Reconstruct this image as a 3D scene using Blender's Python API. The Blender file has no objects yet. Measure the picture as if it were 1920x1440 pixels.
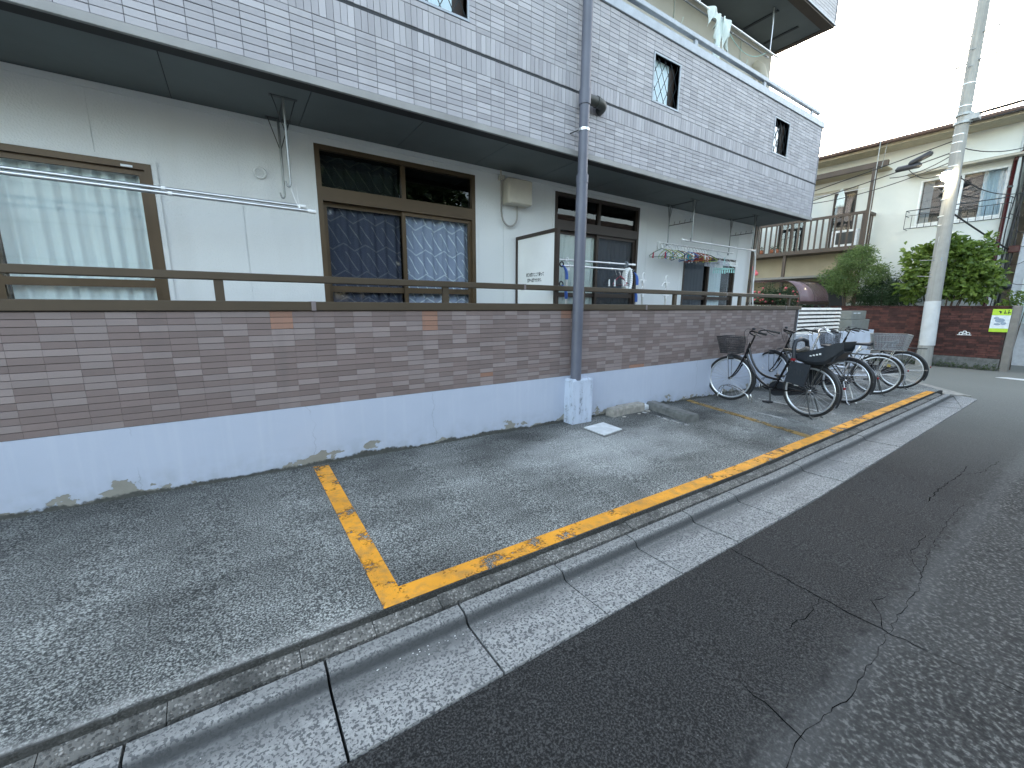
import bpy, math, random
from mathutils import Vector, Matrix
random.seed(7)
R = math.radians
C = bpy.context.scene.collection
scene = bpy.context.scene

# ------------------------------------------------------------------ camera, sky, sun, exposure
YAW, PITCH, ROLL, FPX = R(33.75), R(10.723), R(0.238), 767.44
CAM = Vector((0, -3.6, 1.30))
_f = Vector((math.sin(YAW)*math.cos(PITCH), math.cos(YAW)*math.cos(PITCH), -math.sin(PITCH)))
_r0 = Vector((math.cos(YAW), -math.sin(YAW), 0)); _u0 = _r0.cross(_f)
_r = _r0*math.cos(ROLL) + _u0*math.sin(ROLL); _u = _u0*math.cos(ROLL) - _r0*math.sin(ROLL)
cd = bpy.data.cameras.new('camera'); cam = bpy.data.objects.new('camera', cd); C.objects.link(cam)
cd.sensor_width = 36; cd.lens = FPX/1920*36; cd.clip_start = 0.05; cd.clip_end = 2000
mw = Matrix((_r, _u, -_f)).transposed().to_4x4(); mw.translation = CAM; cam.matrix_world = mw
scene.camera = cam

SUN_EL, SUN_AZ = 9.0, 70.0            # azimuth measured from +Y towards +X: behind the far house
w = bpy.data.worlds.new('World'); scene.world = w; w.use_nodes = True
nt = w.node_tree; bg = nt.nodes['Background']
sky = nt.nodes.new('ShaderNodeTexSky'); sky.sky_type = 'NISHITA'; sky.sun_disc = False
sky.sun_elevation = R(SUN_EL); sky.sun_rotation = R(SUN_AZ)
sky.air_density = 1.0; sky.dust_density = 2.2; sky.ozone_density = 1.0
hs = nt.nodes.new('ShaderNodeHueSaturation'); hs.inputs['Saturation'].default_value = .66     # thin high cloud takes the blue out
nt.links.new(sky.outputs[0], hs.inputs['Color']); nt.links.new(hs.outputs[0], bg.inputs[0]); bg.inputs[1].default_value = 0.15
sd = bpy.data.lights.new('sun', 'SUN'); sd.energy = 0.5; sd.angle = R(12); sd.color = (1, .9, .78)
so = bpy.data.objects.new('sun', sd); C.objects.link(so)
sdir = Vector((math.sin(R(SUN_AZ))*math.cos(R(SUN_EL)), math.cos(R(SUN_AZ))*math.cos(R(SUN_EL)), math.sin(R(SUN_EL))))
so.rotation_euler = sdir.to_track_quat('Z', 'Y').to_euler(); so.location = sdir*40
vs = scene.view_settings; vs.view_transform = 'Standard'; vs.look = 'None'; vs.gamma = 1; vs.use_curve_mapping = False
vs.exposure = 3.18

S = -0.0179                            # the street falls gently to the right
def gz(x): return S*x
def yo(x): return 0.0 if x < 3.5 else 0.0222*(x-3.5)   # the kerb runs slightly off the wall further along

# ------------------------------------------------------------------ materials
class NT:
    def __init__(s, name):
        s.m = bpy.data.materials.new(name); s.m.use_nodes = True; s.t = s.m.node_tree
        s.b = s.t.nodes['Principled BSDF']; s.out = s.t.nodes['Material Output']
    def n(s, typ, ins=None, **kw):
        nd = s.t.nodes.new('ShaderNode'+typ)
        for k, v in kw.items(): setattr(nd, k, v)
        for k, v in (ins or {}).items():
            i = nd.inputs[k]
            if isinstance(v, bpy.types.NodeSocket): s.t.links.new(v, i)
            else: i.default_value = (*v, 1) if (isinstance(v, tuple) and len(v) == 3 and i.type == 'RGBA') else v
        return nd
    def math(s, op, a, b=0.0, c=0.0): return s.n('Math', {0: a, 1: b, 2: c}, operation=op).outputs[0]
    def mix(s, f, a, b):
        nd = s.n('Mix', data_type='RGBA'); 
        for i, v in ((0, f), (6, a), (7, b)):
            if isinstance(v, bpy.types.NodeSocket): s.t.links.new(v, nd.inputs[i])
            else: nd.inputs[i].default_value = (*v, 1) if isinstance(v, tuple) and len(v) == 3 else v
        return nd.outputs[2]
    def step(s, x, lo, hi): return s.n('MapRange', {0: x, 1: lo, 2: hi}).outputs[0]
    def pos(s): return s.n('NewGeometry').outputs['Position']
    def obj(s): return s.n('TexCoord').outputs['Object']
    def noise(s, v, sc, d=4, r=.55, dim='3D'): return s.n('TexNoise', {'Vector': v, 'Scale': sc, 'Detail': d, 'Roughness': r}).outputs[0]
    def vor(s, v, sc, out='Distance', feat='F1'): return s.n('TexVoronoi', {'Vector': v, 'Scale': sc}, feature=feat).outputs[out]
    def scale(s, v, x, y, z): return s.n('VectorMath', {0: v, 1: (x, y, z)}, operation='MULTIPLY').outputs[0]
    def set(s, k, v):
        i = s.b.inputs[k]
        if isinstance(v, bpy.types.NodeSocket): s.t.links.new(v, i)
        else: i.default_value = (*v, 1) if isinstance(v, tuple) else v
    def bump(s, h, st=.3, dist=.003):
        b = s.n('Bump', {'Height': h, 'Strength': st, 'Distance': dist}); s.t.links.new(b.outputs[0], s.b.inputs['Normal'])
M = {}
def plain(name, col, rough=.6, metal=0, var=.12, sc=9, spec=.5, bump=0, bsc=120):
    m = NT(name); p = m.pos(); nz = m.noise(p, sc, 5)
    dark = tuple(c*(1-var) for c in col); light = tuple(min(1, c*(1+var)) for c in col)
    m.set('Base Color', m.mix(m.step(nz, .3, .7), dark, light)); m.set('Metallic', metal); m.set('Specular IOR Level', spec)
    m.set('Roughness', m.step(m.noise(p, sc*3, 3), 1.0-2*(1.0-rough)-.4*0, 1.0+rough) if False else rough)
    if bump: m.bump(m.noise(p, bsc, 3), bump, .002)
    M[name] = m.m; return m
def tile_mat(name, col):
    m = NT(name); p = m.pos(); a = m.n('ObjectInfo').outputs['Random']; isl = m.n('NewGeometry').outputs['Random Per Island']
    v = m.math('ADD', m.math('MULTIPLY', m.math('FRACT', m.math('ADD', a, isl)), .22), .89)
    nz = m.noise(p, 220, 3); big = m.noise(p, 1.3, 4)
    k = m.math('MULTIPLY', v, m.math('ADD', .82, m.math('ADD', m.math('MULTIPLY', nz, .2), m.math('MULTIPLY', big, .16))))
    c = m.n('VectorMath', {0: col, 1: (1, 1, 1)}, operation='MULTIPLY')
    cc = m.n('VectorMath', {0: col}, operation='SCALE'); m.t.links.new(k, cc.inputs['Scale'])
    # faint streaks of grime running down
    st = m.step(m.noise(m.scale(p, 6, 6, .35), 1.0, 4), .56, .8)
    m.set('Base Color', m.mix(m.math('MULTIPLY', st, .25), cc.outputs[0], (.12, .11, .11)))
    m.set('Roughness', .62); m.bump(nz, .25, .0015); M[name] = m.m
tile_mat('wall_tile_dark', (.200, .155, .145)); tile_mat('wall_tile_light', (.262, .217, .207)); tile_mat('wall_tile_orange', (.31, .175, .125))
tile_mat('upper_tile', (.38, .375, .395)); tile_mat('upper_tile_light', (.43, .425, .443))
plain('grout', (.06, .055, .055), .9); plain('upper_grout', (.15, .155, .17), .9)
plain('bronze_aluminium', (.085, .066, .044), .42, .25, .1, 3); plain('bronze_sash', (.098, .068, .038), .4, .3, .12, 3)
plain('brown_dark', (.035, .024, .017), .5); plain('joint_cover', (.2, .17, .17), .5)
plain('fascia_grey', (.30, .30, .29), .55, .1, .2, 2); plain('soffit_grey', (.135, .155, .155), .75, 0, .1, 2)
plain('soffit_beam', (.028, .028, .028), .8); plain('coping_grey', (.36, .40, .44), .45, .2)
plain('aluminium', (.72, .74, .75), .28, .9, .08); plain('steel', (.62, .63, .63), .2, 1, .08); plain('steel_dull', (.3, .32, .32), .45, .8)
plain('dark_steel', (.06, .065, .065), .5, .4)
plain('white_plastic', (.86, .88, .88), .4); plain('pale_panel', (.78, .80, .80), .6, 0, .05, 3); plain('blue_plastic', (.06, .15, .5), .4)
plain('pipe_grey', (.115, .125, .16), .42, 0, .12, 4); plain('elbow_grey', (.05, .055, .05), .5)
plain('cream_box', (.55, .52, .44), .5, 0, .1, 5); plain('cable_grey', (.35, .34, .32), .6); plain('black_rubber', (.015, .015, .016), .55)
plain('black_plastic', (.018, .021, .026), .4, 0, .15, 20); plain('black_paint', (.008, .008, .010), .18, .1); plain('silver_paint', (.5, .52, .56), .25, .7)
plain('chrome', (.75, .77, .79), .12, 1, .04); plain('rim_alloy', (.72, .75, .78), .28, .8, .05); plain('spoke', (.45, .46, .48), .3, .9)
plain('saddle_brown', (.06, .055, .045), .4); plain('red_lens', (.22, .012, .016), .2); plain('amber_lens', (.6, .45, .1), .25); plain('white_lens', (.8, .82, .85), .12)
plain('maroon_paint', (.06, .012, .012), .25); plain('grey_seat', (.022, .028, .036), .5, 0, .2, 30)
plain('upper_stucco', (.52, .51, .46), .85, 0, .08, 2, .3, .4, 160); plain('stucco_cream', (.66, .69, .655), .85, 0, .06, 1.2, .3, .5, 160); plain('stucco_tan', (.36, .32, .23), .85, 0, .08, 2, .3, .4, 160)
plain('house_brown', (.068, .050, .037), .6, 0, .15, 4); plain('house_soffit', (.42, .38, .28), .8); plain('roof_brown', (.13, .085, .07), .7)
plain('white_frame', (.75, .78, .78), .4); plain('hood_beige', (.44, .41, .33), .7); plain('iron', (.02, .03, .035), .5, .3)
plain('concrete', (.30, .29, .26), .9, 0, .3, 14, .3, .5, 200); plain('white_concrete', (.60, .63, .64), .8, 0, .15, 9, .3, .3, 90)
plain('dark_concrete', (.15, .155, .15), .9, 0, .3, 12, .3, .5, 150)
m = NT('pole_concrete'); p = m.pos(); st_ = m.step(m.noise(m.scale(p, 14, 14, .5), 1, 5), .45, .7); c = m.mix(m.noise(p, 6, 5), (.27, .27, .25), (.40, .40, .37)); m.set('Base Color', m.mix(m.math('MULTIPLY', st_, .45), c, (.16, .16, .155))); m.set('Roughness', .85); m.bump(m.noise(p, 110, 4), .5, .003); M['pole_concrete'] = m.m
plain('pole_sleeve', (.60, .62, .62), .55, 0, .08, 6)
plain('brick_red', (.105, .045, .038), .85, 0, .3, 7, .3, .4, 90); plain('brick_dark', (.060, .030, .027), .85, 0, .3, 7, .3, .4, 90); plain('mortar', (.06, .04, .035), .95)
plain('pale_paint', (.62, .68, .78), .7, 0, .1, 3); plain('paint_white', (.72, .73, .72), .7); plain('paint_faint', (.24, .25, .25), .9, 0, .4, 25)
plain('lime_print', (.45, .68, .04), .45, 0, .03); plain('ink', (.03, .035, .04), .7); plain('crack_dark', (.004, .004, .004), 1.0, 0, .1, 9, 0); plain('paper', (.7, .76, .8), .5, 0, .12, 14); plain('ink_blue', (.28, .36, .45), .6, 0, .2, 30)
plain('bark', (.09, .065, .045), .9, 0, .3, 18); plain('cloth_white', (.66, .74, .72), .85, 0, .08, 8); plain('cloth_lilac', (.55, .5, .68), .85)
plain('porch_roof', (.17, .115, .125), .16, 0, .1); plain('wall_block', (.22, .21, .19), .9); plain('mailbox_grey', (.2, .215, .2), .5)
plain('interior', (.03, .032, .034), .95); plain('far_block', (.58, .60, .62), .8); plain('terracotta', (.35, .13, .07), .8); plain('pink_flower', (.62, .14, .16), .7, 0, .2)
m = NT('sky_tint_pane'); m.set('Base Color', (.62, .80, .86)); m.set('Roughness', .12); m.set('Specular IOR Level', .8); M['sky_tint_pane'] = m.m  # brightness of reflected sky is put into this opaque pale blue colour
plain('louvre_white', (.8, .78, .72), .5); plain('net_grey', (.22, .26, .3), .5, .3)
plain('opposite_white', (.6, .62, .62), .8)
for n_, c_ in dict(hanger_green=(.05, .3, .12), hanger_lime=(.4, .5, .1), hanger_blue=(.07, .2, .5), hanger_navy=(.02, .03, .1), hanger_red=(.35, .03, .02), hanger_orange=(.5, .12, .04), hanger_black=(.015, .015, .018), hanger_sage=(.2, .3, .24), hanger_tan=(.5, .36, .24), hanger_white=(.85, .88, .88), hanger_teal=(.03, .3, .3), peg_red=(.4, .02, .06), peg_mint=(.4, .72, .68), peg_clear=(.6, .62, .7), peg_pink=(.6, .1, .2)).items(): plain(n_, c_, .4, 0, .05)
plain('bulb_rim', (.3, .3, .28), .5)
def emis(name, col, st):
    m = NT(name); m.set('Base Color', col); m.set('Emission Color', col); m.set('Emission Strength', st); M[name] = m.m
emis('bulb_lit', (1, .86, .6), 24)
def leafmat(name, a, b, tr=.25):
    m = NT(name); isl = m.n('NewGeometry').outputs['Random Per Island']; big = m.noise(m.pos(), 2.2, 3)
    f = m.math('ADD', m.math('MULTIPLY', isl, .55), m.math('MULTIPLY', m.step(big, .3, .7), .45))
    m.set('Base Color', m.mix(f, a, b)); m.set('Roughness', .45)
    tl = m.n('BsdfTranslucent', {'Color': m.mix(f, a, b)}); mx = m.n('MixShader', {0: tr}); m.t.links.new(m.b.outputs[0], mx.inputs[1]); m.t.links.new(tl.outputs[0], mx.inputs[2]); m.t.links.new(mx.outputs[0], m.out.inputs[0])
    M[name] = m.m
leafmat('leaf_bright', (.055, .11, .022), (.23, .33, .06), .4); leafmat('leaf_maple', (.08, .14, .05), (.25, .35, .12), .45)
leafmat('leaf_dark', (.018, .045, .02), (.05, .095, .035), .25); leafmat('leaf_weed', (.03, .05, .02), (.08, .12, .04), .2); leafmat('leaf_tree', (.02, .05, .015), (.06, .1, .03), .2)

def glass(name, tint=(.75, .8, .82), rough=0.0, f0=1.5):
    m = NT(name); gm = m.n('NewGeometry').outputs; r0 = ((f0-1)/(f0+1))**2
    cs = m.math('ABSOLUTE', m.n('VectorMath', {0: gm['Incoming'], 1: gm['Normal']}, operation='DOT_PRODUCT').outputs['Value'])
    fr = m.math('ADD', r0, m.math('MULTIPLY', 1-r0, m.math('POWER', m.math('SUBTRACT', 1.0, cs), 5.0)))
    t = m.n('BsdfTransparent', {'Color': tint}); g = m.n('BsdfGlossy', {'Color': (.95, .97, 1.0), 'Roughness': rough})
    wv = m.n('Bump', {'Height': m.noise(m.pos(), 1.6, 1), 'Strength': .06, 'Distance': .02}); m.t.links.new(wv.outputs[0], g.inputs['Normal'])
    mx = m.n('MixShader', {0: fr}); m.t.links.new(t.outputs[0], mx.inputs[1]); m.t.links.new(g.outputs[0], mx.inputs[2]); m.t.links.new(mx.outputs[0], m.out.inputs[0]); M[name] = m.m
glass('glass', (.9, .94, .95), f0=1.6); glass('glass_screen', (.60, .62, .64), .03, 1.42); glass('glass_frost', (.95, .98, .98), .03, 1.55); glass('glass_transom', (.46, .49, .47), 0, 1.5)
glass('glass_lattice', (.35, .45, .48), 0.02, 3.2); glass('smoke_sheet', (.35, .22, .22), .12, 1.7); glass('clear_plastic', (.55, .6, .66), .2, 1.5)

# siding: pale, slightly blue-white, orange-peel texture
m = NT('siding'); p = m.pos(); nz = m.noise(p, 150, 4); st = m.step(m.noise(m.scale(p, 3, 3, .3), 1, 4), .55, .85)
m.set('Base Color', m.mix(m.math('MULTIPLY', st, .3), (.74, .77, .77), (.56, .58, .56))); m.set('Roughness', .85); m.bump(m.vor(p, 75), .55, .004); M['siding'] = m.m
# painted plinth with peeled foot
m = NT('plinth_paint'); p = m.pos(); xyz = m.n('SeparateXYZ', {0: p}).outputs
h = m.math('SUBTRACT', xyz[2], m.math('MULTIPLY', xyz[0], S))
bs = m.noise(m.scale(p, 1, 1, 1.6), 3.6, 6, .6); fine = m.noise(p, 45, 4); mid = m.noise(p, 11, 5)
patch = m.step(m.math('SUBTRACT', m.math('MULTIPLY', m.step(bs, .45, .66), .16), m.math('ADD', h, m.math('MULTIPLY', mid, .05))), -.012, -.004)
dirt = m.step(m.math('SUBTRACT', m.math('ADD', .004, m.math('ADD', m.math('MULTIPLY', mid, .05), m.math('MULTIPLY', m.step(m.noise(p, 1.7, 4), .42, .68), .045))), m.math('ADD', h, m.math('MULTIPLY', fine, .03))), -.008, .006)
streak = m.step(m.noise(m.scale(p, 22, 22, .9), 1, 4), .5, .75)
base = m.mix(m.math('MULTIPLY', streak, .3), (.46, .515, .62), (.56, .61, .68)); base = m.mix(m.math('MULTIPLY', m.step(m.noise(p, 2.2, 5), .45, .75), .35), base, (.38, .44, .54))
soil = m.step(m.math('SUBTRACT', m.math('ADD', .05, m.math('MULTIPLY', bs, .22)), h), -.05, .1)
base = m.mix(m.math('MULTIPLY', m.math('MULTIPLY', soil, m.step(mid, .35, .7)), .3), base, (.22, .24, .24))
wob = m.math('ADD', xyz[0], m.math('MULTIPLY', m.noise(m.scale(p, 3, 3, 5), 1, 4), .22)); cell = m.math('FRACT', m.math('MULTIPLY', wob, .93))
hair = m.math('MULTIPLY', m.step(m.math('ABSOLUTE', m.math('SUBTRACT', cell, .5)), .0035, .001), m.step(m.noise(m.scale(p, 2, 2, 2), 1, 3), .45, .55)); base = m.mix(m.math('MULTIPLY', hair, .5), base, (.2, .23, .28))
base = m.mix(patch, base, m.mix(mid, (.19, .19, .165), (.34, .33, .29))); base = m.mix(dirt, base, m.mix(fine, (.03, .035, .03), (.11, .11, .10)))
m.set('Base Color', base); m.set('Roughness', .75); m.bump(m.math('SUBTRACT', m.math('MULTIPLY', fine, .3), m.math('MAXIMUM', patch, dirt)), .5, .006); M['plinth_paint'] = m.m
# dirty pale concrete of the pipe footing
m = NT('footing'); p = m.pos(); a = m.noise(m.scale(p, 5, 5, 1.2), 2, 6, .7); b = m.noise(p, 30, 5, .7)
c = m.mix(m.step(a, .45, .7), (.50, .57, .68), (.36, .42, .52)); c = m.mix(m.math('MULTIPLY', m.step(m.math('MULTIPLY', a, b), .29, .38), .6), c, (.09, .095, .10)); m.set('Base Color', c); m.set('Roughness', .85); m.bump(b, .5, .004); M['footing'] = m.m

def aggregate(name, mort, dark, light, cell, fl, fd, bumpd=.004, patches=None, mott=.35):
    m = NT(name); p = m.pos(); wp = m.n('VectorMath', {0: p, 1: m.n('VectorMath', {0: m.n('TexNoise', {'Vector': p, 'Scale': cell*1.1, 'Detail': 3}).outputs['Color'], 1: (.9/cell,)*3}, operation='MULTIPLY').outputs[0]}, operation='ADD').outputs[0]; nd = m.n('TexVoronoi', {'Vector': wp, 'Scale': cell}); rnd = m.n('SeparateColor', {0: nd.outputs['Color']}).outputs
    dist = nd.outputs['Distance']; stone = m.step(dist, .56, .40)
    kind = m.mix(m.step(rnd[0], fl, fl-.08), dark, light); kind = m.mix(m.step(rnd[1], fd, fd+.1), kind, mort)
    c = m.mix(stone, mort, kind)
    n1 = m.noise(p, 1.1, 5, .6); n2 = m.noise(p, 7, 4)
    k = m.math('ADD', 1-mott, m.math('MULTIPLY', m.math('ADD', m.math('MULTIPLY', n1, .7), m.math('MULTIPLY', n2, .3)), 2*mott))
    sc = m.n('VectorMath', {0: c}, operation='SCALE'); m.t.links.new(k, sc.inputs['Scale']); col = sc.outputs[0]
    m.bump(m.math('MULTIPLY', stone, m.math('ADD', .4, rnd[2])), .8, bumpd); m.set('Roughness', .85)
    if patches: col = patches(m, p, col)
    m.set('Base Color', col); M[name] = m.m; return m
def lot_patches(m, p, col):
    x = m.n('SeparateXYZ', {0: p}).outputs
    n = m.noise(p, 1.0, 6, .62); n2 = m.noise(m.scale(p, .5, 1.6, 1), 1.7, 6, .6)
    near = m.math('ADD', x[1], m.math('MULTIPLY', m.math('SUBTRACT', m.noise(p, 1.7, 5), .5), .9))
    dx = m.math('DIVIDE', m.math('SUBTRACT', x[0], 3.0), 1.15); dy = m.math('DIVIDE', m.math('ADD', x[1], .95), .55)
    r = m.math('ADD', m.math('ADD', m.math('MULTIPLY', dx, dx), m.math('MULTIPLY', dy, dy)), m.math('MULTIPLY', m.math('SUBTRACT', m.noise(p, 1.6, 6, .6), .5), 2.2))
    oil = m.math('MULTIPLY', m.step(m.noise(m.scale(p, 1, .8, 1), 1.3, 5), .50, .66), m.step(x[0], 3.4, 4.4))
    k = m.math('ADD', .52, m.math('ADD', m.math('MULTIPLY', m.step(n, .38, .62), .52), m.math('MULTIPLY', m.step(n2, .42, .64), .36)))
    k = m.math('MULTIPLY', k, m.math('SUBTRACT', 1.0, m.math('MULTIPLY', m.step(near, -.95, -.1), .50)))
    bare = m.step(r, 1.2, .1); k = m.math('ADD', k, m.math('MULTIPLY', bare, .55)); k = m.math('MULTIPLY', k, m.math('SUBTRACT', 1.0, m.math('MULTIPLY', oil, .45)))
    sc = m.n('VectorMath', {0: col}, operation='SCALE'); m.t.links.new(k, sc.inputs['Scale'])
    c = m.mix(m.math('MULTIPLY', bare, .35), sc.outputs[0], (.42, .435, .43))
    edge = m.step(m.math('ADD', m.math('SUBTRACT', x[1], m.math('MULTIPLY', m.math('MAXIMUM', m.math('SUBTRACT', x[0], 3.5), 0.0), .0222)), m.math('MULTIPLY', m.math('SUBTRACT', m.noise(p, 14, 4), .5), .03)), -1.968, -1.982)
    lip = m.math('MULTIPLY', m.math('MULTIPLY', m.step(x[1], -1.90, -1.965), m.step(x[0], .42, .38)), m.step(m.noise(p, 22, 4), .35, .6)); c = m.mix(m.math('MULTIPLY', lip, .55), c, (.46, .46, .44))
    return m.mix(m.math('MULTIPLY', edge, .85), c, m.mix(m.noise(p, 30, 4), (.012, .012, .012), (.055, .055, .05)))
def grain(name, dark, mid, light, sc, patches, chips=.04, bd=.006):
    m = NT(name); p = m.pos(); a = m.noise(p, sc, 2, .5); b = m.noise(p, sc*2.3, 2, .5); n = m.math('ADD', m.math('MULTIPLY', a, .68), m.math('MULTIPLY', b, .32))
    c = m.mix(m.step(n, .41, .50), dark, mid); c = m.mix(m.step(n, .50, .60), c, light)
    vo = m.n('TexVoronoi', {'Vector': p, 'Scale': sc*.8}); rnd = m.n('SeparateColor', {0: vo.outputs['Color']}).outputs
    chip = m.math('MULTIPLY', m.step(vo.outputs['Distance'], .34, .22), m.step(rnd[0], chips, chips*.7)); c = m.mix(chip, c, tuple(min(.75, x*1.9) for x in light))
    m.bump(n, .9, bd); m.set('Roughness', .88); m.set('Specular IOR Level', .3)
    m.set('Base Color', patches(m, p, c)); M[name] = m.m
grain('lot_asphalt', (.052, .056, .055), (.15, .157, .152), (.44, .458, .43), 122, lot_patches, .02)
def road_patches(m, p, col):
    x = m.n('SeparateXYZ', {0: p}).outputs
    yy = m.math('ADD', x[1], m.math('MULTIPLY', m.math('SUBTRACT', m.noise(m.scale(p, 1, 0, 0), 5, 6, .7), .5), .20))
    old = m.math('MAXIMUM', m.step(yy, -3.05, -3.26), m.step(m.math('ADD', x[0], m.noise(p, 1.5, 3)), 7.5, 11))
    a = m.noise(p, 62, 3, .55); c2 = m.mix(m.step(a, .40, .54), (.018, .0185, .018), (.050, .0508, .049)); c2 = m.mix(m.step(a, .55, .66), c2, (.165, .166, .155))
    c2 = m.mix(m.math('MULTIPLY', m.step(m.noise(p, .8, 5), .4, .7), .35), c2, (.10, .103, .10))
    fresh = m.math('ADD', .72, m.math('MULTIPLY', m.noise(p, 1.3, 5), .56)); sc = m.n('VectorMath', {0: col}, operation='SCALE'); m.t.links.new(fresh, sc.inputs['Scale'])
    c = m.mix(old, sc.outputs[0], c2)
    band = m.step(m.math('ABSOLUTE', m.math('ADD', yy, 3.21)), .085, .0)
    c = m.mix(m.math('MULTIPLY', band, .28), c, (.115, .118, .118))
    lip = m.math('MULTIPLY', m.step(m.math('ABSOLUTE', m.math('ADD', yy, 3.145)), .018, .004), m.step(m.noise(p, 7, 5), .48, .60)); c = m.mix(m.math('MULTIPLY', lip, .6), c, (.012, .012, .013))
    return m.mix(m.math('MULTIPLY', m.step(x[0], 5, 13), .82), c, (.235, .24, .215))
grain('road_asphalt', (.010, .0102, .0102), (.025, .0253, .025), (.066, .0665, .065), 135, road_patches, .035, .004)
def gutter_dirt(m, p, c):
    x = m.n('SeparateXYZ', {0: p}).outputs; y = m.math('SUBTRACT', x[1], m.math('MULTIPLY', m.math('MAXIMUM', m.math('SUBTRACT', x[0], 3.5), 0.0), .0222))
    c = m.mix(m.math('MULTIPLY', m.step(m.noise(p, 2.1, 5), .45, .75), .5), c, (.17, .175, .175))
    c = m.mix(m.math('MULTIPLY', m.step(y, -2.135, -2.11), .38), c, (.13, .135, .13))
    w_ = m.math('ADD', y, m.math('MULTIPLY', m.math('SUBTRACT', m.noise(p, 5, 6, .65), .5), .12))
    ch = m.math('MULTIPLY', m.step(w_, -2.29, -2.20), m.step(y, -2.125, -2.15)); face = m.math('MULTIPLY', m.step(y, -2.120, -2.14), m.step(y, -2.175, -2.16))
    c = m.mix(m.math('MULTIPLY', ch, .75), c, (.10, .105, .105)); return m.mix(m.math('MULTIPLY', face, .8), c, (.04, .044, .046))
def terrazzo(name, patches):
    m = NT(name); p = m.pos(); a = m.noise(p, 92, 2, .5); b = m.noise(p, 190, 3, .6); sp_ = m.step(a, .535, .56); fine = m.step(b, .52, .62)
    c = m.mix(m.step(m.noise(p, 30, 3), .35, .65), (.30, .305, .298), (.42, .425, .41)); c = m.mix(m.math('MULTIPLY', fine, .4), c, (.18, .185, .185)); c = m.mix(m.math('MULTIPLY', sp_, .95), c, m.mix(b, (.05, .055, .06), (.16, .165, .17)))
    m.set('Base Color', patches(m, p, c)); m.set('Roughness', .85); m.bump(m.math('SUBTRACT', m.math('MULTIPLY', b, .6), sp_), .5, .003); M[name] = m.m
terrazzo('gutter_stone', gutter_dirt)
aggregate('kerb_strip', (.165, .163, .15), (.085, .085, .08), (.36, .355, .33), 95, .5, .7, .006, lambda m, p, c: m.mix(m.math('MULTIPLY', m.step(m.noise(p, 4, 6, .65), .48, .66), .75), c, (.03, .032, .03)), .4)
aggregate('old_ground', (.10, .105, .10), (.08, .085, .08), (.2, .2, .19), 40, .3, .7, .003)
# worn yellow paint: where it is worn away the asphalt underneath shows
def paint(name, col, lo, hi):
    m = NT(name); p = m.pos(); a = m.noise(p, 6.5, 6, .62); b = m.noise(p, 60, 4, .6); v = m.vor(p, 125)
    wear = m.step(m.math('ADD', m.math('MULTIPLY', a, .72), m.math('MULTIPLY', b, .28)), lo, hi)
    c = m.mix(m.step(m.noise(p, 3, 5), .35, .7), col, tuple(x*.72 for x in col)); c = m.mix(m.math('MULTIPLY', m.step(m.noise(p, 11, 6, .65), .46, .68), .5), c, (.2, .15, .08))
    m.set('Base Color', c); m.set('Roughness', .7); m.bump(m.math('ADD', v, b), .5, .003)
    tr = m.n('BsdfTransparent'); mx = m.n('MixShader', {0: wear}); m.t.links.new(m.b.outputs[0], mx.inputs[1]); m.t.links.new(tr.outputs[0], mx.inputs[2]); m.t.links.new(mx.outputs[0], m.out.inputs[0]); M[name] = m.m
paint('yellow_paint', (.92, .40, .03), .53, .60); paint('yellow_faded', (.30, .19, .05), .44, .6); paint('white_worn', (.5, .51, .5), .47, .56)
# curtains
def curtain_mat(name, base, line, patt):
    m = NT(name); p = m.pos(); x = m.n('SeparateXYZ', {0: p}).outputs; c = m.mix(m.noise(p, 3, 3), base, tuple(v*.85 for v in base))
    if patt:
        a = m.math('FRACT', m.math('ADD', m.math('MULTIPLY', x[0], 9.0), m.math('MULTIPLY', x[2], 5.6)))
        band = m.math('FRACT', m.math('ADD', m.math('MULTIPLY', x[2], 3.7), m.math('MULTIPLY', m.math('FLOOR', m.math('MULTIPLY', x[0], 4.5)), .0)))
        l1 = m.math('MULTIPLY', m.step(m.math('ABSOLUTE', m.math('SUBTRACT', a, .5)), .07, .045), m.step(m.math('ABSOLUTE', m.math('SUBTRACT', band, .5)), .36, .33))
        zig = m.math('ABSOLUTE', m.math('SUBTRACT', m.math('FRACT', m.math('MULTIPLY', x[0], 4.5)), .5))
        b = m.math('FRACT', m.math('ADD', m.math('MULTIPLY', x[2], 3.7), m.math('MULTIPLY', zig, .5)))
        l2 = m.math('MULTIPLY', m.step(m.math('ABSOLUTE', m.math('SUBTRACT', b, .15)), .035, .02), .7)
        c = m.mix(m.math('MAXIMUM', l1, l2), c, line)
    tl = m.n('BsdfTranslucent', {'Color': c}); m.set('Base Color', c); m.set('Roughness', .9)
    mx = m.n('MixShader', {0: .06}); m.t.links.new(m.b.outputs[0], mx.inputs[1]); m.t.links.new(tl.outputs[0], mx.inputs[2]); m.t.links.new(mx.outputs[0], m.out.inputs[0]); M[name] = m.m
curtain_mat('curtain_pattern', (.46, .48, .62), (.95, .96, .98), True); curtain_mat('curtain_pale', (.86, .92, .93), (1, 1, 1), False)
curtain_mat('curtain_cream', (.88, .88, .80), (1, 1, 1), False); curtain_mat('curtain_grey', (.33, .38, .42), (1, 1, 1), False); curtain_mat('curtain_blue', (.64, .72, .78), (1, 1, 1), False)

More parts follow.
